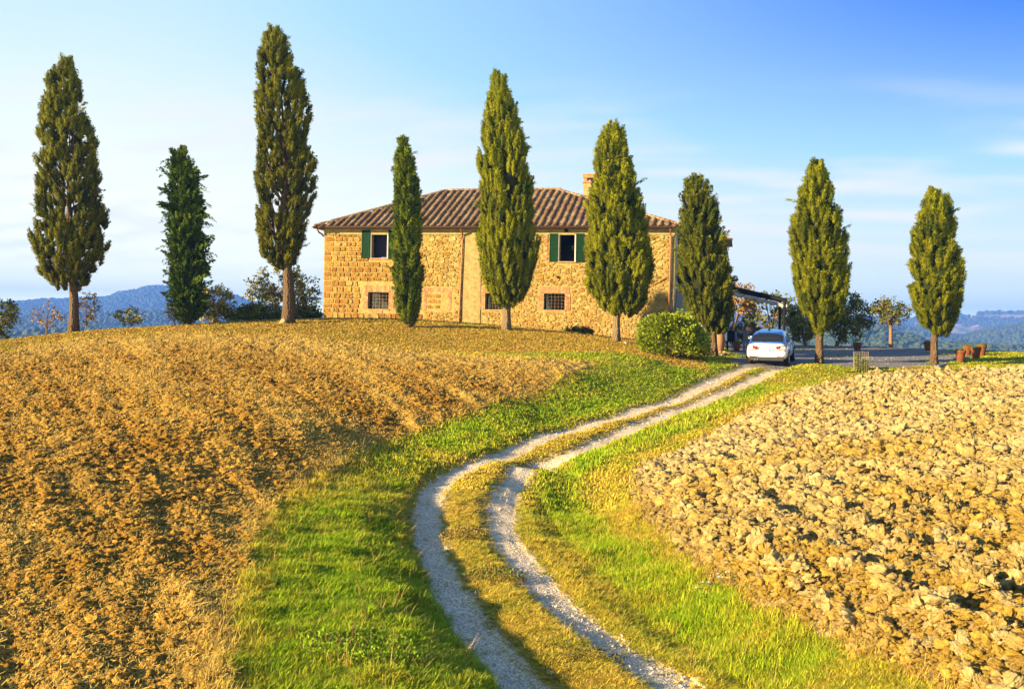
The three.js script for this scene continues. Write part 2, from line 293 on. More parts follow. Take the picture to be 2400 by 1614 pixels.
function relief(x, d, zone, m) {
  if (zone === ZONE.FL) {
    const v = x * 0.89 + d * 0.46;
    const u = -x * 0.46 + d * 0.89, amp = 0.5 + 0.9 * fbm(x * 0.15, d * 0.15, 8, 2);
    return 0.03 * clamp(stripe(x, d), -1, 1) + 0.035 * amp * Math.sin(v * 6.5 + 7 * fbm(u * 0.12, v * 0.4, 1, 3)) + 0.11 * fbm(u * 0.9, v * 2.6, 2, 4) + 0.05 * Math.abs(N3(x * 4, d * 4, 7)) * 2 + 0.05 * N3(x * 9, d * 9, 3);
  }
  if (zone === ZONE.FR) return -0.02 + smooth(0, 1.2, near(wER, x, d)) * (0.05 + 0.11 * fbm(x * 1.5, d * 1.5, 4, 3) + 0.10 * Math.abs(N3(x * 4.2, d * 4.2, 3)) + 0.09 * fbm(x * 7, d * 7, 8, 2) + 0.06 * Math.sin((x * 0.98 + d * 0.2) * 7 + 3 * N3(x * 0.5, d * 0.5, 2)));
  if (zone === ZONE.TRACK) return -0.03 * (1 - smooth(0.15, 0.42, m)) + 0.012 * N3(x * 5, d * 5, 1);
  if (zone === ZONE.TERRACE) return 0.01 * N3(x * 3, d * 3, 1);
  return 0.03 * N3(x * 2.5, d * 2.5, 6) + (d < 24 ? 0.10 : 0.05) * Math.max(0, fbm(x * 1.1, d * 1.9, 9, 2)) + 0.06 * smooth(0.3, 0.6, m) * (1 - smooth(1.2, 2.2, m));
}
const stripe = (x, d) => { const v = x * 0.89 + d * 0.46, u = -x * 0.46 + d * 0.89; return fbm(u * 0.07 + 3, v * 0.75, 5, 3) * 2.2; };   // -1 .. 1 along the tilling
const groundY = (x, d) => { const [z, m] = zoneAt(x, d); return EYE + terrain(x, d) + relief(x, d, z, m); };
const groundAt = (px, py) => { const [x, d] = hit(px, py); return V(x, groundY(x, d), -d); };

// ---------------------------------------------------------------- ground sheet
{
  const rows = [5.5]; while (rows[rows.length - 1] < 98) { const D = rows[rows.length - 1]; rows.push(D * (1 + (D < 30 ? 0.0040 : D < 60 ? 0.0052 : 0.02))); }
  const NC = 680, A = 0.70, R = rows.length, pos = new Float32Array(R * (NC + 1) * 3), col = new Float32Array(R * (NC + 1) * 3), uv = new Float32Array(R * (NC + 1) * 2), zn = new Uint8Array(R * (NC + 1));
  const mix = (a, b, t) => [lerp(a[0], b[0], t), lerp(a[1], b[1], t), lerp(a[2], b[2], t)];
  for (let j = 0; j < R; j++) for (let i = 0; i <= NC; i++) {
    const D = rows[j], x = (i / NC * 2 - 1) * A * D, k = j * (NC + 1) + i, [z, m] = zoneAt(x, D);
    pos[k * 3] = x; pos[k * 3 + 1] = EYE + terrain(x, D) + relief(x, D, z, m); pos[k * 3 + 2] = -D; zn[k] = z; uv[k * 2] = x; uv[k * 2 + 1] = D;
    const n = fbm(x * 0.35, D * 0.35, 2, 3), n2 = N3(x * 2.2, D * 2.2, 7);
    let c;
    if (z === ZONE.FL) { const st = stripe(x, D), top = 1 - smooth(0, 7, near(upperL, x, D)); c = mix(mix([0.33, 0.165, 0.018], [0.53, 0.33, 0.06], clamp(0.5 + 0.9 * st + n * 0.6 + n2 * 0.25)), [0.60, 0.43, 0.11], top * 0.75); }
    else if (z === ZONE.FR) c = mix([0.32, 0.22, 0.08], [0.42, 0.32, 0.15], clamp(0.5 + n + n2 * 0.3));
    else if (z === ZONE.TRACK) c = mix([0.74, 0.60, 0.41], [0.88, 0.73, 0.52], clamp(0.5 + n2));
    else if (z === ZONE.TERRACE) c = mix([0.22, 0.21, 0.22], [0.30, 0.28, 0.27], clamp(0.5 + n2 * 0.6 + n));
    else { c = mix([0.15, 0.24, 0.008], D > 43 ? [0.44, 0.28, 0.06] : [0.46, 0.32, 0.06], dryness(x, D, m)); if (m < 0.5 && D < 45) c = mix([0.42, 0.36, 0.25], c, smooth(0.26, 0.46, m)); }
    col.set(c, k * 3);
  }
  const full = new THREE.BufferGeometry(), idx = [];
  for (let j = 0; j + 1 < R; j++) for (let i = 0; i < NC; i++) { const a = j * (NC + 1) + i, b = a + 1, c = a + NC + 1, e = c + 1; idx.push(a, b, e, a, e, c); }
  full.setAttribute('position', new THREE.BufferAttribute(pos, 3)); full.setIndex(idx); full.computeVertexNormals();
  const nor = full.attributes.normal.array;
  const names = ['tilled_field', 'ploughed_field', 'grass_ground', 'gravel_track', 'gravel_terrace'], mats = [M.soil, M.soil, M.ground, M.gravel, M.gravel];
  const labels = ['brown tilled stubble field rising to the ridge on the left', 'pale ploughed field of large dry clods on the right', 'grassy ground of the verges, banks and lawns', 'two pale gravel wheel tracks curving up to the white car', 'level grey gravel terrace behind the right cypresses'];
  for (let zone = 0; zone < 5; zone++) {
    const map = new Map(), p = [], n = [], c = [], u = [], ix = [];
    for (let t = 0; t < idx.length; t += 3) {
      const vs = [idx[t], idx[t + 1], idx[t + 2]], zs = vs.map((k) => zn[k]), z = zs[0] === zs[1] || zs[0] === zs[2] ? zs[0] : zs[1];
      if (z !== zone) continue;
      for (const k of vs) {
        if (!map.has(k)) { map.set(k, map.size); p.push(pos[k * 3], pos[k * 3 + 1], pos[k * 3 + 2]); n.push(nor[k * 3], nor[k * 3 + 1], nor[k * 3 + 2]); c.push(col[k * 3], col[k * 3 + 1], col[k * 3 + 2]); u.push(uv[k * 2], uv[k * 2 + 1]); }
        ix.push(map.get(k));
      }
    }
    const g = new THREE.BufferGeometry();
    g.setAttribute('position', new THREE.Float32BufferAttribute(p, 3)); g.setAttribute('normal', new THREE.Float32BufferAttribute(n, 3)); g.setAttribute('color', new THREE.Float32BufferAttribute(c, 3)); g.setAttribute('uv', new THREE.Float32BufferAttribute(u, 2)); g.setIndex(ix);
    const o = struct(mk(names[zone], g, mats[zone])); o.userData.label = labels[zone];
  }
}

// ---------------------------------------------------------------- far country: valley, wooded hills, pale fields
const interp = (t, x) => { if (x <= t[0][0]) return t[0][1]; for (let k = 1; k < t.length; k++) if (x <= t[k][0]) { const s = (x - t[k - 1][0]) / (t[k][0] - t[k - 1][0]); return lerp(t[k - 1][1], t[k][1], s * s * (3 - 2 * s)); } return t[t.length - 1][1]; };
const RIDGES = [
  [4300, 1100, [[-600, 745], [-200, 722], [30, 713], [116, 706], [233, 703], [291, 689], [359, 676], [400, 677], [534, 696], [600, 715], [720, 735], [1000, 742], [1500, 735], [1720, 742], [1850, 748], [2035, 748], [2110, 752], [2180, 745], [2243, 737], [2270, 742], [2302, 735], [2400, 736], [2600, 745], [3000, 730]]],
  [2300, 520, [[-600, 760], [0, 750], [200, 742], [420, 735], [560, 745], [700, 760], [1500, 770], [1700, 772], [1900, 768], [2050, 758], [2150, 775], [2250, 792], [2330, 776], [2420, 762], [2700, 758]]],
  [1150, 260, [[-600, 800], [0, 790], [150, 782], [300, 790], [700, 800], [1650, 800], [1850, 785], [2000, 772], [2060, 782], [2120, 800], [2200, 822], [2400, 828], [2700, 820]]],
];
function farH(x, d) {
  const px = CX + x / d * F, hz = 1; let h = -70 + 10 * fbm(x / 500, d / 500, 3, 3);
  h = lerp(-16, h, smooth(90, 420, d));
  for (const [Dr, w, t] of RIDGES) {
    const Dc = Dr * (1 + 0.12 * N3(px / 500, Dr, 1)), y = interp(t, px), top = ((px - CX) * SR - (y - CY) * CR) / F * Dc;
    const g = Math.exp(-(((d - Dc) / w) ** 2)), b = h; h = Math.max(h, lerp(-75, top, g)); if (h > b) h = lerp(h, Math.max(b, h), 1);
  }
  return h + Math.min(1, d / 1500) * 5 * fbm(x / 140, d / 140, 6, 3) * 0.5;
}
const woodland = (x, d) => { const w = fbm(x / 420 + 3, d / 420, 2, 4); return w; };
{
  const rows = [84]; while (rows[rows.length - 1] < 5200) rows.push(rows[rows.length - 1] * 1.016);
  const NC = 420, A = 0.85, R = rows.length, pos = [], col = [], uv = [], idx = [];
  for (let j = 0; j < R; j++) for (let i = 0; i <= NC; i++) {
    const d = rows[j], x = (i / NC * 2 - 1) * A * d, h = j === 0 ? -25 : farH(x, d); pos.push(x, EYE + h, -d); uv.push(x / 30, d / 30);
    const w = woodland(x, d), f = N3(x / 170, d / 170, 8);
    const c = w > (x < 0 ? -0.3 : d < 1900 ? -0.5 : 0.03) ? [0.030, 0.056, 0.034] : f > 0.02 ? [0.62, 0.50, 0.34] : f > -0.16 ? [0.14, 0.17, 0.06] : [0.30, 0.26, 0.13];
    col.push(...c);
  }
  for (let j = 0; j + 1 < R; j++) for (let i = 0; i < NC; i++) { const a = j * (NC + 1) + i, b = a + 1, c = a + NC + 1, e = c + 1; idx.push(a, b, e, a, e, c); }
  const g = new THREE.BufferGeometry();
  g.setAttribute('position', new THREE.Float32BufferAttribute(pos, 3)); g.setAttribute('color', new THREE.Float32BufferAttribute(col, 3)); g.setAttribute('uv', new THREE.Float32BufferAttribute(uv, 2)); g.setIndex(idx); g.computeVertexNormals();
  const o = struct(mk('hills', g, mat(1, 1, 1, { vertexColors: true, map: soilTint, roughness: 1 }))); o.userData.label = 'blue hazy wooded hills with pale fields beyond the valley';
  // woods on them
  const blob = new THREE.IcosahedronGeometry(1, 1), bp = blob.attributes.position;
  for (let k = 0; k < bp.count; k++) { const s = 0.8 + 0.5 * N3(bp.getX(k) * 2, bp.getY(k) * 2, bp.getZ(k) * 2); bp.setXYZ(k, bp.getX(k) * s, bp.getY(k) * s, bp.getZ(k) * s); }
  blob.computeVertexNormals();
  const r = rng(31), ms = [], cs = [], q = new THREE.Matrix4();
  for (let k = 0; k < 190000 && ms.length < 16 * 120000; k++) {
    const d = k % 3 === 0 ? 420 + 1200 * r() : 300 * Math.pow(4700 / 300, Math.sqrt(r())), x = (r() * 2 - 1) * 0.56 * d; if (Math.abs(x / d + 0.02) < 0.17 && d > 200) continue;
    const w = woodland(x, d); if (w < (x < 0 ? -0.3 : d < 1900 ? -0.5 : 0.03) && r() > 0.02) continue;
    const s = (3 + 3.5 * r()) * (d > 2500 ? 1.5 : 1), h = farH(x, d);
    q.makeScale(s * (0.8 + 0.5 * r()), s * (0.9 + 0.7 * r()), s); q.setPosition(x, EYE + h + s * 0.5, -d); for (const e of q.elements) ms.push(e);
    const t = r(); cs.push(lerp(0.025, 0.075, t), lerp(0.05, 0.10, t), lerp(0.022, 0.03, t));
  }
  const im = new THREE.InstancedMesh(blob, mat(1, 1, 1), ms.length / 16); im.instanceMatrix.array.set(ms); im.instanceColor = new THREE.InstancedBufferAttribute(new Float32Array(cs), 3);
  im.name = 'distant_woodland'; tag(im, 'far woods covering the blue hills', 'woodland', null, 'stuff'); im.castShadow = im.receiveShadow = true; scene.add(im);
}

// ---------------------------------------------------------------- the farmhouse
const A0 = at(756, 752, 73), A1 = at(1578, 806, 68);                       // the two lower corners of the front
const HT = -Math.atan2(A1.z - A0.z, A1.x - A0.x), HL = Math.hypot(A1.x - A0.x, A1.z - A0.z), HB = A0.y - 1.0;
const house = base('stone_farmhouse', V(A0.x, HB, A0.z), HT);
tag(house, 'two storey golden stone farmhouse with tiled hip roof and green shutters behind the cypresses', 'farmhouse');
const toHouse = new THREE.Matrix4().compose(V(A0.x, HB, A0.z), new THREE.Quaternion().setFromAxisAngle(V(0, 1, 0), HT), V(1, 1, 1)).invert();
function fac(px, py, z = 0) {                                            // along and up on the plane z of the house, from a pixel of the photograph
  const a = V(0, EYE, 0).applyMatrix4(toHouse), b = at(px, py, 50).applyMatrix4(toHouse), t = (z - a.z) / (b.z - a.z);
  return [a.x + (b.x - a.x) * t, a.y + (b.y - a.y) * t];
}
const EAVE = fac(1165, 536)[1], DEEP = 13, TH = 0.5;
const rectOf = (x0, y0, x1, y1) => { const a = fac(x0, y1), b = fac(x1, y0); return [a[0], a[1], b[0], b[1]]; };
const OPEN = { ua: rectOf(870, 540, 908.6, 604.5), la: rectOf(862, 685, 911, 723.6), lb: rectOf(1137, 687.5, 1184, 725), uc: rectOf(1310, 548, 1348, 612.5), lc: rectOf(1274.5, 688, 1324, 726) };
const BLIND = rectOf(1000, 684, 1051, 725.6);
const wall = (() => {
  const sh = new THREE.Shape([[0, 0], [HL, 0], [HL, EAVE], [0, EAVE]].map(([x, y]) => new THREE.Vector2(x, y)));
  for (const k in OPEN) { const [a, b, c, d] = OPEN[k]; sh.holes.push(new THREE.Path([[a, b], [a, d], [c, d], [c, b]].map(([x, y]) => new THREE.Vector2(x, y)))); }
  const f = new THREE.ExtrudeGeometry(sh, { depth: TH, bevelEnabled: false }); f.translate(0, 0, -TH);
  const o = mk('wall', f, M.mortar, house);
  return o;
})();
{ const b = new MB(); b.box(0, 0, -DEEP, TH, EAVE, -TH - 0.003); b.box(TH + 0.003, 0, -DEEP, HL - TH - 0.003, EAVE, -DEEP + TH); b.box(TH + 0.003, 0.02, -DEEP + TH, HL - TH, 3.9, -DEEP + TH + 0.2); b.build('side_wall', M.mortar, house); }
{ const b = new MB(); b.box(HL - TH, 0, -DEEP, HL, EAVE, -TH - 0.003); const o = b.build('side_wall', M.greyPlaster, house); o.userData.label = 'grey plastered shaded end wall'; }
{ const b = new MB(); b.box(TH + 0.01, 3.55, -DEEP + TH, HL - TH - 0.01, 3.75, -TH - 0.01); b.box(TH + 0.01, EAVE - 0.22, -DEEP + TH, HL - TH - 0.01, EAVE - 0.05, -TH - 0.01); for (const x of [6, 12, 18]) b.box(x, 0.5, -DEEP + TH, x + 0.15, EAVE - 0.23, -TH - 0.01); b.build('inner_floor', M.darkRoom, house); }

// stones: a rough pillow, deeper at its middle than at its edges
function stoneGeo(w, h, r, round, depth, nx = 5, ny = 4, tilt = 0) {
  const inset = (k, n) => k === 0 ? -1 : k === n ? 1 : n < 3 ? 0 : lerp(-0.84, 0.84, (k - 1) / (n - 2));
  const p = [], uv = [], ix = [], sx = r() * 50, W = nx + 1, c = Math.cos(tilt), s = Math.sin(tilt), u0 = r() * 7, v0 = r() * 7;
  for (let j = 0; j <= ny; j++) for (let i = 0; i <= nx; i++) {
    let a = inset(i, nx), b = inset(j, ny);
    const edge = i === 0 || j === 0 || i === nx || j === ny;
    const l = Math.max(Math.abs(a), Math.abs(b)), q = Math.hypot(a, b), k = lerp(1, l / (q || 1), round) * (edge ? 1 + 0.10 * N3(sx + a * 3, b * 3, 1) : 1);
    a *= k; b *= k;
    const x = a * w / 2, y = b * h / 2, z = edge ? -0.03 : depth * (0.55 + 0.8 * N3(sx + a * 2.3, b * 2.3, 4) + 0.35 * r());
    p.push(x * c - y * s, x * s + y * c, z); uv.push(u0 + x * 0.7, v0 + y * 0.7);
  }
  for (let j = 0; j < ny; j++) for (let i = 0; i < nx; i++) { const a = j * W + i, b = a + 1, e = a + W, f = e + 1; (i + j) % 2 ? ix.push(a, b, e, b, f, e) : ix.push(a, b, f, a, f, e); }
  return { p, uv, ix };
}
const asGeo = ({ p, uv, ix }) => { const g = new THREE.BufferGeometry(); g.setAttribute('position', new THREE.Float32BufferAttribute(p, 3)); g.setAttribute('uv', new THREE.Float32BufferAttribute(uv, 2)); g.setIndex(ix); const q = g.toNonIndexed(); q.computeVertexNormals(); return q; };
const keepOut = [];
{ // clear zones round windows, plaster and brick
  for (const k in OPEN) { const [a, b, c, d] = OPEN[k]; k[0] === 'u' ? keepOut.push([a - 0.08, b - 0.18, c + 0.08, d + 0.16]) : keepOut.push([a - 0.42, b - 0.14, c + 0.42, d + 0.50]); }
  keepOut.push([BLIND[0] - 0.34, BLIND[1] - 0.12, BLIND[2] + 0.34, BLIND[3] + 0.34]);
}
const blocked = (x0, y0, x1, y1) => keepOut.some(([a, b, c, d]) => x1 > a && x0 < c && y1 > b && y0 < d);
const pipeU = fac(1083, 600)[0], stripX = [fac(1087, 600)[0], fac(1128, 600)[0]], CREAM = fac(1165, 550)[1], LEFT_END = fac(985, 620)[0];
{
  const r = rng(77); let count = 0; const rub = new MB(true);
  const tones = [[0.36, 0.205, 0.042], [0.42, 0.285, 0.08], [0.44, 0.32, 0.10], [0.40, 0.265, 0.07], [0.46, 0.35, 0.13], [0.41, 0.26, 0.065]];
  const pushRub = (g, x, y) => { const t = tones[Math.floor(r() * 6)], f = 0.85 + 0.3 * r(); rub.tint = t.map((v) => v * f); const o = rub.p.length / 3; for (let k = 0; k < g.p.length; k += 3) rub.v(g.p[k] + x, g.p[k + 1] + y, g.p[k + 2], g.uv[k / 3 * 2], g.uv[k / 3 * 2 + 1]); for (const i of g.ix) rub.i.push(o + i); };
  // coursed blocks on the left
  let y = 0.85;
  while (y < CREAM - 0.12) {
    const h = Math.min(0.27 + 0.15 * r(), CREAM - y); let x = 0.02, first = true;
    while (x < LEFT_END + 1.2) {
      const w = first ? 0.5 + 0.35 * r() : 0.28 + 0.36 * r(); const lim = LEFT_END + 1.1 * N3(y * 1.3, 2, 5);
      if (x + w > lim + 0.8) break;
      if (!blocked(x + 0.06, y + 0.06, x + w - 0.06, y + h - 0.06)) {
        const split = !first && r() < 0.12 && h > 0.36;
        for (const [yy, hh] of split ? [[y, h * 0.52], [y + h * 0.52, h * 0.48]] : [[y, h]]) {
          const gap = 0.02 + 0.025 * r(), g = stoneGeo(w - gap, hh - gap * 0.9, r, first ? 0.05 : 0.10 + 0.4 * r() * r() * r(), first ? 0.03 : 0.065);
          if (count < 290) { const o = mk('stone', asGeo(g), M.stones[Math.floor(r() * 6)], wall); o.position.set(x + w / 2, yy + hh / 2, 0.012); count++; } else pushRub(g, x + w / 2, yy + hh / 2);
        }
      }
      x += w; first = false;
    }
    y += h;
  }
  // rubble on the right: dart-throwing, larger stones first
  const placed = [], cell = new Map(), key = (a, b) => Math.floor(a / 0.5) * 1000 + Math.floor(b / 0.5);
  for (const [n, s0, s1] of [[900, 0.34, 0.46], [5000, 0.22, 0.32], [10000, 0.14, 0.2], [14000, 0.08, 0.12]]) for (let k = 0; k < n; k++) {
    const w = lerp(s0, s1, r()) * (0.9 + 0.5 * r()), h = w * (0.55 + 0.35 * r()), x = LEFT_END - 0.6 + r() * (HL - LEFT_END + 0.6 - w / 2 - 0.3), yy = 0.2 + r() * (CREAM - 0.2 - h / 2);
    const lim = LEFT_END + 1.1 * N3(yy * 1.3, 2, 5) + 0.35; if (x - w / 2 < lim) continue;
    if (x + w / 2 > stripX[0] && x - w / 2 < stripX[1]) continue;
    if (blocked(x - w / 2, yy - h / 2, x + w / 2, yy + h / 2) || yy + h / 2 > CREAM) continue;
    let ok = true; for (let a = -1; a < 2 && ok; a++) for (let b = -1; b < 2 && ok; b++) for (const q of cell.get(key(x + a * 0.5, yy + b * 0.5)) ?? []) { const ux = Math.abs(q[0] - x) / ((q[2] + w) / 2), uy = Math.abs(q[1] - yy) / ((q[3] + h) / 2); if (ux * ux + uy * uy < 0.92 && Math.max(ux, uy) < 1) { ok = false; break; } }
    if (!ok) continue;
    const q = [x, yy, w, h]; placed.push(q); const kk = key(x, yy); cell.has(kk) ? cell.get(kk).push(q) : cell.set(kk, [q]);
    pushRub(stoneGeo(w, h, r, 0.75, 0.05 + 0.03 * r(), 4, 4, (r() - 0.5) * 0.5), x, yy);
  }
  // large quoins at the right corner
  for (let yy = 0.2; yy < CREAM - 0.2;) { const h = 0.3 + 0.25 * r(), w = 0.3 + 0.3 * r(); if (r() < 0.6) pushRub(stoneGeo(w, h, r, 0.2, 0.05), HL - 0.02 - w / 2, yy + h / 2); yy += h; }
  tag(rub.build('rubble_stone', M.rubble, wall, true), null, null, null, 'stuff');
}
{ // cream band under the eaves, plaster strip by the pipe, lintel over the left window
  const b = new MB(); b.box(-0.02, CREAM, -0.02, HL - 0.02, EAVE - 0.02, 0.075); b.build('eaves_band', M.plaster, house);
  const s = new MB(); s.box(stripX[0], 0.3, -0.02, stripX[1], CREAM - 0.01, 0.06); s.build('plaster_strip', M.stripPlaster, house);
  const l = new MB(); l.box(OPEN.ua[0] - 0.35, OPEN.ua[3], -0.05, OPEN.ua[2] + 0.35, OPEN.ua[3] + 0.17, 0.07); l.build('lintel', M.plaster, house);
}
// windows
const bricks = (b, x0, y0, x1, y1, soldier, r, zed = 0.03) => {
  const bw = soldier ? 0.085 : 0.25, bh = soldier ? y1 - y0 : 0.085; let row = 0;
  for (let y = y0; y < y1 - 0.02; y += bh, row++) for (let x = x0 - (row % 2 && !soldier ? bw / 2 : 0); x < x1 - 0.02; x += bw) {
    const a = Math.max(x, x0) + 0.006, c = Math.min(x + bw, x1) - 0.006; if (c - a < 0.02) continue;
    const t = r(), f = 0.8 + 0.4 * r(); b.tint = [lerp(0.52, 0.62, t) * f, lerp(0.25, 0.40, t) * f, lerp(0.11, 0.21, t) * f];
    b.box(a, y + 0.006, -0.06, c, Math.min(y + bh, y1) - 0.006, zed + 0.012 * r());
  }
};
function lowWindow(rect, seed) {
  const [a, b, c, d] = rect, r = rng(seed), g = new THREE.Group(); g.name = 'window'; house.add(g);
  const br = new MB(true); bricks(br, a - 0.38, b - 0.02, a, d + 0.03, false, r); bricks(br, c, b - 0.02, c + 0.38, d + 0.03, false, r); bricks(br, a - 0.30, d + 0.035, c + 0.30, d + 0.46, true, r);
  tag(br.build('brick_surround', M.rubble, g), null, null, null, 'stuff');
  const sill = new MB(); sill.box(a - 0.05, b - 0.07, -0.3, c + 0.05, b, 0.07); sill.build('sill', M.brickPale, g);
  const gr = new MB(); const w = c - a, h = d - b;
  for (let k = 1; k < 6; k++) gr.box(a + w * k / 6 - 0.011, b, -0.22, a + w * k / 6 + 0.011, d, -0.198);
  for (let k = 1; k < 5; k++) gr.box(a, b + h * k / 5 - 0.009, -0.198, c, b + h * k / 5 + 0.009, -0.178);
  gr.build('grille', M.iron, g);
  const fr = new MB(); for (const x of [a, a + w / 2 - 0.03, c - 0.06]) fr.box(x, b, -0.46, x + 0.06, d, -0.40); fr.box(a + 0.06, d - 0.06, -0.46, c - 0.06, d, -0.405); fr.box(a + 0.06, b, -0.46, c - 0.06, b + 0.06, -0.405); fr.build('frame', M.darkWood, g);
  const gl = new MB(); gl.box(a + 0.061, b + 0.061, -0.435, c - 0.061, d - 0.061, -0.433); gl.build('pane', M.glass, g);
}
lowWindow(OPEN.la, 3); lowWindow(OPEN.lb, 4); lowWindow(OPEN.lc, 5);
{ const b = new MB(true), r = rng(9), [x0, y0] = fac(871, 734), [x1] = fac(896, 727); bricks(b, x0, y0, x1, y0 + 0.24, false, r); tag(b.build('brick_patch', M.rubble, house), null, null, null, 'stuff'); }
function highWindow(rect, seed) {
  const [a, b, c, d] = rect, g = new THREE.Group(); g.name = 'window'; house.add(g);
  const fr = new MB(); fr.box(a - 0.075, b, -0.1, a, d + 0.06, 0.075); fr.box(c, b, -0.1, c + 0.075, d + 0.06, 0.075); fr.box(a, d, -0.1, c, d + 0.06, 0.072); fr.build('frame', M.frame, g);
  const s = new MB(); s.box(a - 0.12, b - 0.07, -0.3, c + 0.12, b, 0.10); s.build('sill', M.brickPale, g);
  const sash = new MB(); for (const x of [a, c - 0.05]) sash.box(x, b, -0.34, x + 0.05, d, -0.29); sash.box(a + 0.05, d - 0.06, -0.34, c - 0.05, d, -0.295); sash.build('sash', M.wood, g);
  for (const s2 of [-1, 1]) {
    const w = (c - a) * 0.52, sh = new THREE.Group(); sh.name = 'shutter'; sh.position.set(s2 < 0 ? a - 0.085 : c + 0.085, b - 0.02, 0.09); sh.rotation.y = s2 * 0.05; g.add(sh);
    const X = (t) => s2 * t, bx = (m, u0, y0, z0, u1, y1, z1) => m.box(Math.min(X(u0), X(u1)), y0, z0, Math.max(X(u0), X(u1)), y1, z1), H = d - b + 0.04;
    const f = new MB(); bx(f, 0, 0, 0, 0.075, H, 0.05); bx(f, w - 0.075, 0, 0, w, H, 0.05); for (const [y0, y1] of [[0, 0.11], [H * 0.47, H * 0.47 + 0.09], [H - 0.09, H]]) bx(f, 0.075, y0, 0.001, w - 0.075, y1, 0.048); f.build('rail', M.shutter, sh);
    for (let k = 0; k < 4; k++) { const p = new MB(); const pw = (w - 0.15) / 4; bx(p, 0.075 + pw * k + 0.006, 0.111, 0.012, 0.075 + pw * (k + 1) - 0.006, H * 0.47 - 0.001, 0.03); bx(p, 0.075 + pw * k + 0.006, H * 0.47 + 0.091, 0.012, 0.075 + pw * (k + 1) - 0.006, H - 0.091, 0.03); p.build('board', M.shutter, sh); }
  }
  return g;
}
const wA = highWindow(OPEN.ua, 1), wC = highWindow(OPEN.uc, 2);
{ // something pale and blue on the sill inside the left window; a dim fitting inside the right one; brick jamb
  const [a, b, c, d] = OPEN.ua, m = new MB(), r = rng(2); for (let k = 0; k < 7; k++) { const x = lerp(a + 0.35, c - 0.15, k / 7); m.box(x, b, -0.6, x + 0.16, b + 0.05 + 0.06 * r(), -0.42 - 0.05 * r()); } m.build('cushion', mat(0.16, 0.17, 0.55), wA);
  const p = new MB(); p.box(a + 0.05, b + 0.001, -0.70, c - 0.05, d - 0.06, -0.68); p.build('blind', mat(0.035, 0.033, 0.075), wA);
  const br = new MB(true); bricks(br, OPEN.uc[0] - 1.02, OPEN.uc[1], OPEN.uc[0] - 0.76, OPEN.uc[3], false, rng(6), 0.05); tag(br.build('brick_jamb', M.rubble, house), null, null, null, 'stuff');
  const q = new MB(); q.box(OPEN.uc[0] + 0.5, OPEN.uc[1] + 0.9, -2.2, OPEN.uc[0] + 0.62, OPEN.uc[1] + 1.2, -2.15); q.build('wall_lamp', M.frame, wC);
}
{ // walled up window
  const [a, b, c, d] = BLIND, r = rng(12), g = new THREE.Group(); g.name = 'blind_window'; house.add(g);
  const f = new MB(true); bricks(f, a - 0.2, b - 0.02, a, d + 0.02, false, r, 0.02); bricks(f, c, b - 0.02, c + 0.2, d + 0.02, false, r, 0.02); bricks(f, a - 0.3, d + 0.025, c + 0.3, d + 0.26, true, r, 0.02); bricks(f, (a + c) / 2 + 0.12, b + 0.02, c - 0.01, b + (d - b) * 0.85, false, r, -0.03); tag(f.build('brick_surround', M.rubble, g), null, null, null, 'stuff');
  for (let k = 0; k < 9; k++) { const w = 0.28 + 0.2 * r(), s = mk('stone', asGeo(stoneGeo(w, w * 0.7, r, 0.6, 0.03)), M.stones[Math.floor(r() * 6)], g); s.position.set(a + 0.22 + (k % 3) * 0.27, b + 0.2 + Math.floor(k / 3) * 0.36, 0.005); }
}
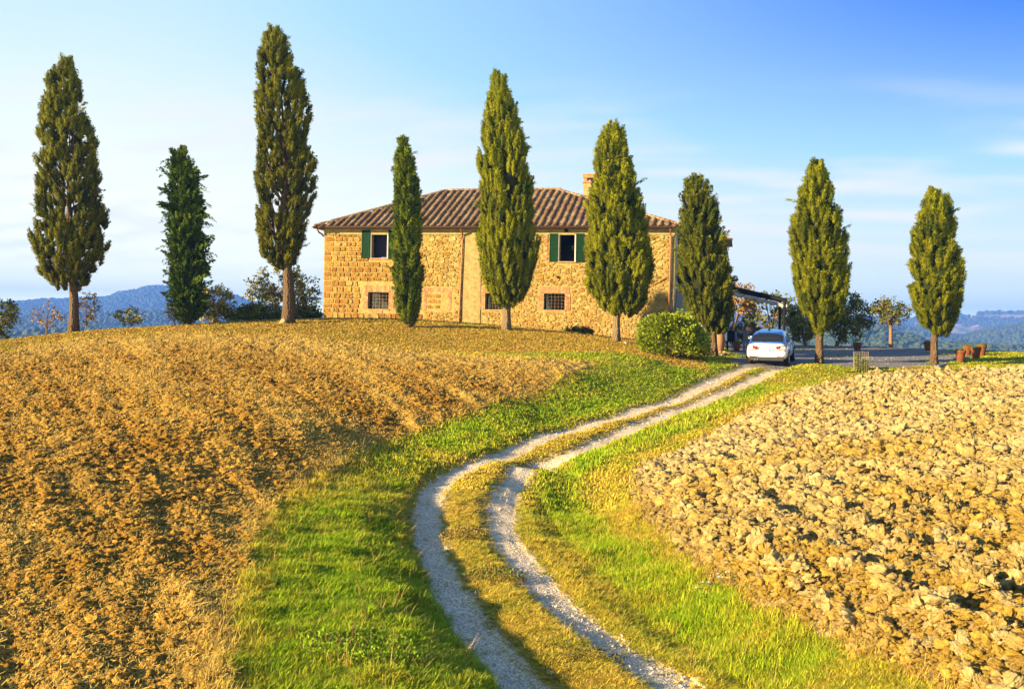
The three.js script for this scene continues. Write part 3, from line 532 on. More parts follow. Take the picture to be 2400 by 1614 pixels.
{ // round vents, meter box, drain pipes, gutter
  const ring = (px, py, rad, name) => { const [x, y] = fac(px, py), g = new THREE.CylinderGeometry(rad, rad, 0.1, 20).rotateX(Math.PI / 2); const o = mk(name, g, M.steel, house); o.position.set(x, y, 0.06); };
  ring(1328, 540, 0.125, 'vent'); ring(1307.7, 649.5, 0.08, 'vent');
  const [x0, y0] = fac(1362, 779), [x1, y1] = fac(1380, 763), b = new MB(); b.box(x0, y0, -0.1, x1, y1, 0.08); b.box(x0 + 0.03, y0 + 0.03, 0.081, x1 - 0.03, y1 - 0.03, 0.095); b.build('meter_box', mat(0.24, 0.09, 0.04), house);
  const gz = 0.62, g = new MB();                                        // half-round gutter along the front
  const gp = (x) => [0, 1, 2, 3, 4, 5, 6, 7, 8].map((k) => { const t = Math.PI + k / 8 * Math.PI; return [0.125 * Math.cos(t), EAVE + 0.13 + 0.15 * Math.sin(t) - 0.02, x]; });
  let prev = null; for (let k = 0; k <= 40; k++) { const x = -0.55 + (HL + 1.1) * k / 40, cur = gp(x).map(([z, y]) => g.v(x, y, gz + z)), inner = gp(x).map(([z, y]) => g.v(x, y + 0.012, gz + z * 0.9)); if (prev) { for (let s = 0; s < 8; s++) { g.tri(prev[0][s], prev[0][s + 1], cur[s + 1]).tri(prev[0][s], cur[s + 1], cur[s]); g.tri(prev[1][s], cur[s + 1] + 9, prev[1][s + 1]).tri(prev[1][s], cur[s] + 9, cur[s + 1] + 9); } } prev = [cur, inner]; }
  for (const x of [-0.55, HL + 0.55]) { const c = g.v(x, EAVE + 0.11, gz), e = gp(x).map(([z, y]) => g.v(x, y, gz + z)); for (let s = 0; s < 8; s++) g.tri(c, e[s], e[s + 1]); }
  for (let x = 0.4; x < HL; x += 1.1) g.box(x, EAVE + 0.09, 0.08, x + 0.03, EAVE + 0.12, gz - 0.1);
  g.build('gutter', M.gutter, house);
  const [pt] = fac(1085.7, 532), [pb, pby] = fac(1076.5, 768), pipe = (pts, rad) => { const m = new MB(); m.tube(pts, rad, 9); return m.build('drain_pipe', M.pipe, house); };
  pipe([V(pt, EAVE + 0.02, gz), V(pt, EAVE - 0.1, gz - 0.05), V(pt, EAVE - 0.4, 0.16), V(pt, EAVE - 0.7, 0.13), V(pb, pby, 0.13)], 0.062);
  const [qt] = fac(1573, 534), [qb, qby] = fac(1567, 800);
  pipe([V(qt, EAVE + 0.02, gz), V(qt, EAVE - 0.1, gz - 0.05), V(qt, EAVE - 0.45, 0.15), V(qb, qby, 0.14)], 0.065);
  const [d0, e0] = fac(1533, 668), [d1, e1] = fac(1566, 648); pipe([V(d0, e0, 0.09), V(d1, e1, 0.09)], 0.03);
  pipe([V(-0.3, EAVE + 0.03, gz - 0.1), V(-0.3, EAVE - 0.12, gz - 0.1), V(-0.24, EAVE - 0.28, 0.35), V(-0.13, EAVE - 0.38, 0.1), V(-0.1, EAVE - 0.5, -0.1)], 0.06);
}
// hip roof: slabs under rows of flat pans and rounded cover tiles
const RUN = 7.05, RIDGE_U = [fac(1046, 446, -6.5)[0], fac(1306, 449, -6.5)[0]], RIDGE_Y = fac(1175, 444, -6.5)[1] - 0.12, OV = 0.55, E0 = EAVE + 0.06;
const roof = (() => {
  const b = new MB(), e = [V(-OV, E0, OV), V(HL + OV, E0, OV), V(HL + OV, E0, -DEEP - OV), V(-OV, E0, -DEEP - OV)], r0 = V(RIDGE_U[0], RIDGE_Y, -6.5), r1 = V(RIDGE_U[1], RIDGE_Y, -6.5);
  const f = (...q) => { const k = q.map((p) => b.v(p.x, p.y, p.z, p.x, p.z)); b.tri(k[0], k[1], k[2]); if (k[3] !== undefined) b.tri(k[0], k[2], k[3]); };
  f(e[0], e[1], r1, r0); f(e[1], e[2], r1); f(e[2], e[3], r0, r1); f(e[3], e[0], r0);
  const lo = e.map((p) => p.clone().add(V(0, -0.08, 0))); for (let k = 0; k < 4; k++) f(lo[k], lo[(k + 1) % 4], e[(k + 1) % 4], e[k]); f(lo[3], lo[2], lo[1], lo[0]);
  return b.build('roof', M.tiles[0], house, true);
})();
{
  const r = rng(41), half = (r0, r1, len, seg = 7, thick = 0.02) => {    // a tapering half-pipe tile, along +z from 0, crown up
    const m = new MB(); const ring = (z, rad) => { const o = []; for (let s = 0; s <= seg; s++) { const t = Math.PI * s / seg; o.push(m.v(Math.cos(t) * rad, Math.sin(t) * rad * 0.95, z, s / seg * 0.4, z)); } return o; };
    const a = ring(0, r0), b = ring(len, r1), c = ring(len, r1 - thick); for (let s = 0; s < seg; s++) m.tri(a[s], b[s], b[s + 1]).tri(a[s], b[s + 1], a[s + 1]).tri(b[s], c[s], c[s + 1]).tri(b[s], c[s + 1], b[s + 1]);
    return m.geo();
  };
  const ROWS = 12, slope = Math.hypot(RIDGE_Y - E0, 6.5 + OV), tl = slope / ROWS, up = V(0, RIDGE_Y - E0, -6.5 - OV).normalize(), nrm = V(0, 6.5 + OV, RIDGE_Y - E0).normalize();
  const cover = [0, 1, 2].map((k) => half(0.105 + 0.006 * k, 0.14 + 0.008 * k, tl * 1.12));
  const turn = new THREE.Matrix4().makeBasis(V(1, 0, 0), nrm, up.clone().negate()), hipL = (s) => lerp(-OV, RIDGE_U[0], s), hipR = (s) => lerp(HL + OV, RIDGE_U[1], s);
  const pans = new MB(true), rest = new MB(true), tone = [[0.25, 0.145, 0.08], [0.30, 0.205, 0.12], [0.27, 0.17, 0.10], [0.38, 0.30, 0.19], [0.20, 0.11, 0.062], [0.32, 0.205, 0.10]];
  const pushGeo = (mb, g, m) => { const p = g.attributes.position, o = mb.p.length / 3, q = V(0, 0, 0); for (let k = 0; k < p.count; k++) { q.fromBufferAttribute(p, k).applyMatrix4(m); mb.v(q.x, q.y, q.z, k % 7 * 0.05, k * 0.01); } for (const i of g.index.array) mb.i.push(o + i); };
  let n = 0; const PITCH = 0.485, treeSpans = [[922, 978], [1118, 1248], [1372, 1532], [1596, 1720]].map(([a, b]) => [fac(a + 6, 490, -1)[0], fac(b - 6, 490, -1)[0]]);
  for (let cx = -OV + 0.15; cx < HL + OV - 0.05; cx += PITCH) {
    for (let k = 0; k < ROWS; k++) {
      const s = k / ROWS, top = (k + 1) / ROWS, p = V(cx, E0, OV + 0.03).addScaledVector(up, slope * top).addScaledVector(nrm, 0.05 + 0.012 * r());
      if (cx < hipL(top) + 0.05 || cx > hipR(top) - 0.05) { if (cx < hipL(s) + 0.12 || cx > hipR(s) - 0.12) continue; p.addScaledVector(up, -tl * 0.45); }
      const m = turn.clone(); m.multiply(new THREE.Matrix4().makeRotationY((r() - 0.5) * 0.05)); m.setPosition(p.x + (r() - 0.5) * 0.025, p.y, p.z);
      const hid = treeSpans.some(([a, b]) => cx > a && cx < b);
      if (!hid && n < 296) { const o = mk('roof_tile', cover[Math.floor(r() * 3)], M.tiles[Math.floor(r() * 6)], roof); o.applyMatrix4(m); n++; } else { const f = 0.85 + 0.3 * r(); rest.tint = tone[Math.floor(r() * 6)].map((v) => v * f); pushGeo(rest, cover[Math.floor(r() * 3)], m); }
    }
    for (let k = 0; k < ROWS * 2; k++) {                               // flat pans between, lapped like steps
      const s = k / ROWS / 2, x0 = Math.max(cx + 0.09, hipL(s)), x1 = Math.min(cx + PITCH - 0.09, hipR(s)); if (x1 - x0 < 0.08) continue;
      const f = 0.6 + 0.3 * r(), m = turn.clone(), p = V(0, E0, OV + 0.02).addScaledVector(up, slope * s).addScaledVector(nrm, 0.012); m.setPosition(p.x, p.y, p.z); m.multiply(new THREE.Matrix4().makeRotationX(0.05));
      pans.tint = tone[Math.floor(r() * 6)].map((v) => v * f); pans.box(x0, 0, -tl * 0.55, x1, 0.03, 0, m);
    }
  }
  const ridgeTile = half(0.125, 0.16, 0.5); const line = (a, b) => { const d = b.clone().sub(a), L = d.length(), z = d.clone().normalize(), x = V(0, 1, 0).cross(z).normalize(), y = z.clone().cross(x); for (let t = 0; t < L - 0.2; t += 0.42) { const m = new THREE.Matrix4().makeBasis(x, y, z), p = a.clone().addScaledVector(z, t); m.setPosition(p.x, p.y + 0.07, p.z); const f = 0.9 + 0.3 * r(); rest.tint = tone[Math.floor(r() * 6)].map((v) => v * f); pushGeo(rest, ridgeTile, m); } };
  const r0 = V(RIDGE_U[0], RIDGE_Y, -6.5), r1 = V(RIDGE_U[1], RIDGE_Y, -6.5); line(r0, r1); line(r0, V(-OV, E0, OV)); line(r1, V(HL + OV, E0, OV)); line(r0, V(-OV, E0, -DEEP - OV)); line(r1, V(HL + OV, E0, -DEEP - OV));
  tag(pans.build('pan_tile', M.tileMix, roof), null, null, null, 'stuff'); tag(rest.build('cover_tile', M.tileMix, roof), null, null, null, 'stuff');
}
{ // chimney with an open head
  const z = -7.2, [x0, y0] = fac(1369, 475, z), [x1] = fac(1402, 475, z), [, yb] = fac(1369, 431, z), [, yt] = fac(1369, 409, z), w = x1 - x0, g = new THREE.Group(); g.name = 'chimney'; roof.add(g);
  const st = new MB(); st.box(x0, y0 - 1.6, z - w / 2, x1, yb, z + w / 2); st.build('stack', M.plaster, g);
  const h = new MB(); h.box(x0 - 0.07, yb, z - w / 2 - 0.07, x1 + 0.07, yb + 0.09, z + w / 2 + 0.07); h.build('ledge', M.brick, g);
  const c = new MB(); for (const [a, b] of [[0, 0], [1, 0], [0, 1], [1, 1]]) { const X = a ? x1 - 0.24 : x0, Z = b ? z + w / 2 - 0.24 : z - w / 2; c.box(X, yb + 0.09, Z, X + 0.24, yt - 0.3, Z + 0.24); } c.box(x0 - 0.03, yt - 0.3, z - w / 2 - 0.03, x1 + 0.03, yt - 0.06, z + w / 2 + 0.03); c.build('head', M.brick, g);
  const k = new MB(); k.box(x0 - 0.08, yt - 0.06, z - w / 2 - 0.08, x1 + 0.08, yt, z + w / 2 + 0.08); k.build('cap', M.brickPale, g);
  const an = new MB(), [ax, ay] = fac(1348, 449, -7); an.tube([V(ax, ay - 1.2, -7), V(ax, ay, -7)], 0.012, 5); an.tube([V(ax - 0.02, ay, -7), V(ax + 0.55, ay + 0.06, -7)], 0.01, 5); for (let q = 0; q < 4; q++) an.tube([V(ax + 0.1 + q * 0.12, ay + 0.02, -7.15), V(ax + 0.1 + q * 0.12, ay + 0.02, -6.85)], 0.008, 4); an.build('antenna', M.frame, roof);
}
{ // stair and glazed loggia at the right-hand end, in the shade of the house
  const g = new THREE.Group(); g.name = 'loggia'; house.add(g);
  const z = -3.2, x0 = HL + 0.02, x1 = fac(1700, 600, z)[0], yTop = fac(1583, 556, z)[1], yWin = fac(1583, 572, z)[1], yMid = fac(1583, 629, z)[1], yLow = fac(1583, 664, z)[1], xw = x0 + 0.95;
  const w = new MB(); w.box(x0, yWin + 0.14, z - 5.5, x1, yTop + 0.1, z); w.box(xw, yLow, z - 0.25, x1, yWin + 0.139, z); w.box(x0, 0, z - 5.5, x1, yLow - 0.003, z - 0.002); w.box(x1 - 0.25, yLow, z - 5.5, x1, yWin + 0.139, z - 0.253); w.build('loggia_wall', M.greyPlaster, g);
  const f = new MB(); f.box(x0, yWin, z - 0.12, xw, yWin + 0.139, z - 0.01); f.box(x0, yLow, z - 0.12, xw, yMid, z - 0.02); f.box(x0 + 0.45, yMid, z - 0.12, x0 + 0.50, yWin, z - 0.02); f.box(x0, yMid, z - 0.12, x0 + 0.06, yWin, z - 0.02); f.box(xw - 0.06, yMid, z - 0.12, xw, yWin, z - 0.02); f.build('window_frame', M.steel, g);
  const p = new MB(); p.box(x0 + 0.06, yMid, z - 0.08, xw - 0.06, yWin, z - 0.07); p.build('pane', mat(0.35, 0.55, 0.75, { roughness: 0.08, metalness: 0.7 }), g);
  const top = yLow - 0.05, n = 11; for (let k = 0; k < n; k++) { const s = new MB(), y = lerp(1.2, top, (k + 1) / n); s.box(x0 + 0.01, 0, z + 0.01 + (n - 1 - k) * 0.28, x0 + 2.1, y - 0.05, z + (n - k) * 0.28 - 0.01); s.box(x0 + 0.005, y - 0.05, z + 0.005 + (n - 1 - k) * 0.28, x0 + 2.13, y, z + (n - k) * 0.28 + 0.03); s.build('step', M.greyPlaster, g); }
  const rf = new MB(true); const ye = fac(1715, 562, z)[1], xe = x1 + 0.42, r = rng(8); rf.tint = [0.38, 0.22, 0.14]; rf.box(x0, ye - 0.02, z - 5.9, xe, ye + 0.07, z + 0.4);
  for (let y = 0; y < 9; y++) for (let q = 0; q < 12; q++) { const X = xe - 0.02 - y * 0.38, Z = z + 0.3 - q * 0.5, f2 = 0.8 + 0.4 * r(); rf.tint = [0.46 * f2, 0.29 * f2, 0.18 * f2]; if (X - 0.4 > x0) rf.box(X - 0.42, ye + 0.08 + y * 0.085, Z - 0.42, X, ye + 0.15 + y * 0.085, Z); }
  rf.build('loggia_roof', M.tileMix, g);
  const gt = new MB(); gt.tube([V(x0, ye, z + 0.45), V(xe + 0.05, ye, z + 0.45)], 0.07, 8); gt.tube([V(x1 + 0.1, ye, z + 0.4), V(x1 + 0.06, ye - 0.35, z + 0.1), V(x1 + 0.06, 1, z + 0.06)], 0.05, 7); gt.build('gutter', M.gutter, g);
}

// ---------------------------------------------------------------- cypresses: outline measured at each height, round in plan, clad in upright sprays
function cypress(o) {
  const r = rng(o.seed), root0 = at(o.bx, o.by, o.D), root = V(root0.x, groundY(root0.x, o.D) - 0.04, -o.D);
  const t = base('cypress_tree', root); tag(t, o.label, 'cypress', 'cypresses in a row along the house and terrace');
  const prof = o.sil.map(([y, a, b]) => { const p = at(a, y, o.D), q = at(b, y, o.D); return [p.y - root0.y + 0.04, (p.x + q.x) / 2 - root0.x, (q.x - p.x) / 2]; }).reverse();
  const H0 = prof[0][0], H1 = prof[prof.length - 1][0];
  const sample = (h) => { let k = 1; while (k + 1 < prof.length && prof[k][0] < h) k++; const a = prof[k - 1], b = prof[k], s = clamp((h - a[0]) / (b[0] - a[0])); return [lerp(a[1], b[1], s), lerp(a[2], b[2], s)]; };
  // trunk and limbs
  const tr = new MB(), cr = new MB(true), top = sample(lerp(H0, H1, 0.75))[0], pts = [], rad = [], bw = o.trunk / 2 / (F / o.D);
  const stem = (h) => o.lean ? (h < H0 ? lerp(0, sample(H0 + 0.3)[0], smooth(0, 1, h / (H0 + 0.01))) : sample(h)[0]) : sample(Math.max(h, H0 + 1.5))[0] * smooth(H0 * 0.5, H0 + 3, h);
  for (let k = 0; k <= 12; k++) { const s = k / 12, h = lerp(H1, 0, 1 - s) * 0.8, bend = stem(h); pts.push(V(bend + 0.04 * N3(s * 5, o.seed, 1), h, 0.06 * N3(s * 5, o.seed, 7))); rad.push(bw * (k === 0 ? 1.35 : k === 1 ? 1.02 : lerp(1, 0.12, Math.max(0, s - 0.1) / 0.9))); }
  tr.tube(pts, rad, 16, 0.10);
  const nl = o.limbs ?? 16;
  for (let k = 0; k < nl; k++) {
    const h = lerp(H0 * 0.85, H1 * 0.7, Math.pow((k + r()) / nl, 1.2)), an = r() * TAU, hh = Math.min(h + 0.8 + 1.6 * r(), H1 * 0.95), [cx, R] = sample(hh), sx = stem(h), e = 0.75 * R;
    tr.tube([V(sx, h, 0), V(lerp(sx, cx, 0.4) + Math.cos(an) * e * 0.5, lerp(h, hh, 0.35), Math.sin(an) * e * 0.5), V(cx + Math.cos(an) * e * 0.85, lerp(h, hh, 0.75), Math.sin(an) * e * 0.85), V(cx + Math.cos(an) * e * 0.9, hh + 0.3, Math.sin(an) * e * 0.9)], [bw * 0.30, bw * 0.2, bw * 0.13, bw * 0.05], 6, 0, false);
  }
  tr.build('trunk', o.pale ? M.barkPale : M.bark, t);
  // inner twigs and old foliage, uneven, coloured near black for the shade in the gaps, so that the crown is not hollow
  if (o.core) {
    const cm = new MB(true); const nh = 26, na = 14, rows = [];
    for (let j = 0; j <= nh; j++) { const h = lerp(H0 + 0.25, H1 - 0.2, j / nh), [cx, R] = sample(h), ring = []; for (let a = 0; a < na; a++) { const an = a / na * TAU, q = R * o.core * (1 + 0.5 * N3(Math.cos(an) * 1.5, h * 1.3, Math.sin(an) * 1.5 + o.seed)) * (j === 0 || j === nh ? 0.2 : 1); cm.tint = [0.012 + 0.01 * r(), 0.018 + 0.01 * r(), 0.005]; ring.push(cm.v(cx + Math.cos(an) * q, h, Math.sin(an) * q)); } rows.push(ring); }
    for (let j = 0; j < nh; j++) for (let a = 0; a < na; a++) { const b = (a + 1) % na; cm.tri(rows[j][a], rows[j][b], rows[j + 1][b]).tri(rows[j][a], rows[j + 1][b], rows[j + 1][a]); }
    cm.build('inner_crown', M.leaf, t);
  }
  let area = 0; for (let k = 1; k < prof.length; k++) area += (prof[k][0] - prof[k - 1][0]) * (prof[k][2] + prof[k - 1][2]) * Math.PI;
  const CL = o.clumpL ?? 0.62, CW = o.clumpW ?? 0.30, n = Math.round(area / (CL * CW) * (o.density ?? 2.0)), per = Math.round((o.per ?? 62) * 1.15);
  for (let k = 0; k < n; k++) {
    let h = 0, R = 0, cx = 0; for (let q = 0; q < 20; q++) { h = lerp(H0, H1, r()); [cx, R] = sample(h); if (r() * 2.2 < R + 0.25) break; }
    const an = r() * TAU, ca = Math.cos(an), sa = Math.sin(an), lump = 0.5 + 0.9 * N3(ca * 2.2 + o.seed * 3.7, h * 0.6, sa * 2.2) + 0.55 * N3(ca * 4, h * 1.3, sa * 4 + o.seed);
    if (o.gaps && N3(ca * 1.3 + 9.1 * o.seed, h * 0.62, sa * 1.3) + 0.5 * N3(ca * 2.6, h * 1.5 + o.seed, sa * 2.6) > o.gaps) continue;
    const deep = r() < (o.core ? 0.25 : 0.3) ? (o.core ? 0.45 : 0.22) + (o.core ? 0.3 : 0.5) * r() : 0.64 + 0.33 * clamp(lump) + 0.05 * r(), L = CL * (0.7 + 0.7 * r()), W = CW * (0.75 + 0.6 * r()), out = o.out ?? 0.30;
    const tipK = smooth(H1 - 1.3, H1, h), Rr = Math.max(0.05, R - CW * 0.22) * deep, px = cx + ca * Rr, pz = sa * Rr, fl = out * (1 - tipK * 0.6) * (0.5 + r());
    const A = V(ca * fl + (r() - 0.5) * 0.22, 1, sa * fl + (r() - 0.5) * 0.22).normalize(), B = V(sa, 0, -ca), C = A.clone().cross(B).normalize(); B.crossVectors(C, A);
    const mixT = clamp(o.tone + 0.32 * (r() - 0.5) + 0.5 * N3(ca * 2 + 4, h * 1.2, sa * 2)), base0 = [lerp(o.dark[0], o.light[0], mixT), lerp(o.dark[1], o.light[1], mixT), lerp(o.dark[2], o.light[2], mixT)];
    const droop = (o.droop ?? 0) * (r() < 0.5 ? r() : 0), m = Math.round(per * L / CL);
    { // the tight heart of the spray, tinted darker for the shade inside it
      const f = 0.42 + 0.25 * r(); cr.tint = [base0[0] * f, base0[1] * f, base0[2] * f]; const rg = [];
      for (let j = 0; j < 4; j++) { const s = [0.06, 0.3, 0.62, 0.9][j], ring = []; for (let a = 0; a < 6; a++) { const ph = a / 6 * TAU + j * 0.5, rr = W * [0.13, 0.34, 0.31, 0.12][j] * (0.75 + 0.5 * r()), cp = Math.cos(ph) * rr, sp = Math.sin(ph) * rr, ax = (s - 0.35 + 0.08 * (r() - 0.5)) * L; ring.push(cr.v(px + A.x * ax + B.x * cp + C.x * sp, h + A.y * ax + B.y * cp + C.y * sp, pz + A.z * ax + B.z * cp + C.z * sp)); } rg.push(ring); }
      for (let j = 0; j < 3; j++) for (let a = 0; a < 6; a++) { const b = (a + 1) % 6; cr.tri(rg[j][a], rg[j][b], rg[j + 1][b]).tri(rg[j][a], rg[j + 1][b], rg[j + 1][a]); }
      for (let a = 1; a < 5; a++) cr.tri(rg[3][0], rg[3][a], rg[3][a + 1]);
    }
    for (let q = 0; q < m; q++) {
      const s = Math.pow(r(), 0.85), ph = r() * TAU, rr = W * 0.5 * Math.pow(Math.sin(Math.PI * Math.min(0.97, 0.12 + s * 0.86)), 0.7) * (0.55 + 0.45 * r()), cp = Math.cos(ph), sp = Math.sin(ph), ax = (s - 0.35) * L;
      const dx = B.x * cp + C.x * sp, dy = B.y * cp + C.y * sp, dz = B.z * cp + C.z * sp, od = droop * s * 0.8;
      let vx = A.x * 0.85 + dx * 0.6 + ca * od * 2 + (r() - 0.5) * 0.5, vy = A.y * 0.85 + dy * 0.6 - od * 1.6 + (r() - 0.5) * 0.5, vz = A.z * 0.85 + dz * 0.6 + sa * od * 2 + (r() - 0.5) * 0.5; const l = 1 / Math.hypot(vx, vy, vz); vx *= l; vy *= l; vz *= l;
      let sx = dz * vy - dy * vz, sy = dx * vz - dz * vx, sz = dy * vx - dx * vy; const sl = 1 / (Math.hypot(sx, sy, sz) || 1);
      const f = 0.75 + 0.5 * r(); cr.tint = [base0[0] * f, base0[1] * f, base0[2] * f];
      const ll = (o.leaf ?? 0.105) * (0.7 + 0.7 * r());
      cr.leaf(px + A.x * ax + dx * rr + ca * od * L, h + A.y * ax + dy * rr - od * L * 0.5, pz + A.z * ax + dz * rr + sa * od * L, vx, vy, vz, sx * sl, sy * sl, sz * sl, ll, ll * (0.32 + 0.18 * r()));
    }
  }
  for (let k = 0; k < (o.spikes ?? 14); k++) {                             // single sprays that stick out of the outline
    const h = lerp(H0 + 0.3, H1 - 0.5, r()), [cx, R] = sample(h), an = r() * TAU, ca = Math.cos(an), sa = Math.sin(an), L = (o.spikes ? 0.45 : 0.25) + 0.4 * r(); const tk = r(); cr.tint = [0, 1, 2].map((c) => lerp(o.dark[c], o.light[c], tk));
    for (let q = 0; q < 46; q++) { const u = r(), x = cx + ca * (R * 0.8 + u * L), y = h + 0.75 * u * L - (o.spikes ? 0.8 : 0.3) * u * u * L, z = sa * (R * 0.8 + u * L), d = V(ca * 0.7 + r() - 0.5, 0.4 + r() - 0.5 - (o.spikes ? u : 0), sa * 0.7 + r() - 0.5).normalize(), e = V(r() - 0.5, r() - 0.5, r() - 0.5).cross(d).normalize(); cr.leaf(x + (r() - 0.5) * 0.08, y + (r() - 0.5) * 0.1, z + (r() - 0.5) * 0.08, d.x, d.y, d.z, e.x, e.y, e.z, 0.14 * (1.1 - 0.5 * u), 0.04); }
  }
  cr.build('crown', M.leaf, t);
  return t;
}
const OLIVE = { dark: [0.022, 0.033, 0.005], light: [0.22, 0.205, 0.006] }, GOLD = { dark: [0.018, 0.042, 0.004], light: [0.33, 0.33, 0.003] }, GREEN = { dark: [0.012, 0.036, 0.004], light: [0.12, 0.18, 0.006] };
const C5 = (l) => l.map(([y, a, b]) => [y / 2.063 + 60, a / 2.063, b / 2.063]), C6 = (l) => l.map(([y, a, b]) => [y / 2.119 + 60, a / 2.119 + 350, b / 2.119 + 350]);
cypress({ seed: 1, bx: 171, by: 780, D: 50, trunk: 21, label: 'tall open olive cypress at the far left on a long bare trunk, sky showing through', ...OLIVE, tone: 0.5, limbs: 34, gaps: 0.34, clumpL: 0.46, clumpW: 0.27, density: 1.9, per: 44, out: 0.35, core: 0,
  sil: C5([[180, 300, 345], [230, 255, 365], [270, 228, 392], [380, 212, 418], [480, 200, 430], [560, 182, 458], [660, 178, 475], [780, 168, 500], [880, 165, 497], [980, 160, 505], [1100, 158, 512], [1180, 175, 480], [1230, 222, 450], [1275, 280, 390]]) });
cypress({ seed: 2, bx: 438, by: 764, D: 51.1, trunk: 11, label: 'dark green feathery cypress, second from the left, bushy almost to the ground', ...GREEN, tone: 0.45, clumpL: 0.6, clumpW: 0.26, density: 2.2, per: 60, out: 0.55, droop: 0.9, spikes: 90, core: 0.5, leaf: 0.13,
  sil: C5([[622, 852, 876], [650, 842, 908], [720, 828, 938], [800, 822, 948], [880, 822, 968], [1040, 822, 978], [1100, 825, 985], [1180, 828, 985], [1270, 832, 972], [1340, 842, 978], [1400, 866, 962], [1440, 893, 922]]) });
cypress({ seed: 3, bx: 675, by: 758, D: 51, trunk: 25, label: 'tallest cypress, loose olive crown on a bare trunk left of the house', ...OLIVE, tone: 0.45, limbs: 44, gaps: 0.32, clumpL: 0.44, clumpW: 0.26, density: 1.9, per: 44, out: 0.4, core: 0,
  sil: C6([[30, 590, 640], [80, 562, 680], [150, 540, 712], [230, 528, 750], [320, 528, 780], [440, 524, 795], [600, 527, 805], [740, 522, 830], [850, 520, 826], [940, 522, 790], [1020, 532, 770], [1100, 540, 752], [1160, 560, 735], [1200, 630, 712]]) });
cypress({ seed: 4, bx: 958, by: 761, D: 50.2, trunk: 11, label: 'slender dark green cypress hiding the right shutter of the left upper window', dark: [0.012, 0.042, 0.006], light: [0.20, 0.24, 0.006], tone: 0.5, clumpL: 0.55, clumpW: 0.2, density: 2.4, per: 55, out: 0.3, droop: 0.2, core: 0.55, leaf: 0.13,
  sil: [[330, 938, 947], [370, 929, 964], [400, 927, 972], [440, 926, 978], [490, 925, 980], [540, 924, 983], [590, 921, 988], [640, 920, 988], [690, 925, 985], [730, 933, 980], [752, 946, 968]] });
cypress({ seed: 5, bx: 1187, by: 774, D: 51.5, trunk: 18, pale: true, label: 'big dense cypress in front of the middle of the stone house front', ...GOLD, tone: 0.5, clumpL: 0.62, clumpW: 0.22, density: 2.2, per: 62, out: 0.22, core: 0.66,
  sil: [[186, 1155, 1183], [230, 1144, 1200], [280, 1136, 1218], [350, 1123, 1240], [400, 1120, 1245], [450, 1118, 1250], [520, 1115, 1255], [580, 1115, 1261], [640, 1119, 1258], [680, 1136, 1245], [700, 1150, 1226], [716, 1170, 1205]] });
cypress({ seed: 6, bx: 1445, by: 800, D: 50, trunk: 17, pale: true, label: 'wide dense cypress in front of the right part of the house, beside the chimney', ...GOLD, tone: 0.52, clumpL: 0.46, clumpW: 0.25, density: 2.3, per: 50, out: 0.34, core: 0.66,
  sil: [[302, 1424, 1450], [316, 1413, 1465], [349, 1397, 1472], [401, 1387, 1489], [448, 1378, 1503], [530, 1372, 1519], [594, 1371, 1528], [634, 1368, 1533], [669, 1371, 1528], [701, 1390, 1520], [725, 1414, 1500], [738, 1436, 1478]] });
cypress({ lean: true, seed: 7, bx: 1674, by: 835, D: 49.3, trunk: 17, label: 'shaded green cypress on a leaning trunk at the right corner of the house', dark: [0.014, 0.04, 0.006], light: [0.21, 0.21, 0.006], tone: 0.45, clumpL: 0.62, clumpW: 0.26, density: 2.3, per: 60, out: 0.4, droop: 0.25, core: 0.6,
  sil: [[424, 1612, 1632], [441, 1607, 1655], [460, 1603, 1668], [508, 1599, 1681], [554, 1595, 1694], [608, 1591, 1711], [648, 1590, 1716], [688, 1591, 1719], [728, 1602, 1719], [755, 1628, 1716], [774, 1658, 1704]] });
cypress({ seed: 8, bx: 1921, by: 848, D: 46, trunk: 18, label: 'dense golden green cypress on the lawn just right of the white car', ...GOLD, tone: 0.42, clumpL: 0.5, clumpW: 0.26, density: 2.3, per: 62, out: 0.35, core: 0.66,
  sil: [[388, 1906, 1922], [406, 1892, 1937], [448, 1876, 1950], [519, 1856, 1973], [580, 1858, 1983], [630, 1858, 1989], [690, 1866, 1988], [730, 1882, 1974], [760, 1902, 1954], [776, 1912, 1934]] });
cypress({ seed: 9, bx: 2190, by: 855, D: 46.2, trunk: 17, label: 'smallest trimmed cypress at the far right beside the terracotta pots', ...GOLD, tone: 0.4, clumpL: 0.46, clumpW: 0.24, density: 2.3, per: 62, out: 0.4, core: 0.64,
  sil: [[458, 2178, 2196], [475, 2168, 2224], [513, 2157, 2234], [572, 2143, 2239], [604, 2136, 2250], [651, 2137, 2254], [698, 2139, 2255], [727, 2147, 2244], [757, 2156, 2238], [772, 2176, 2230], [784, 2196, 2226]] });

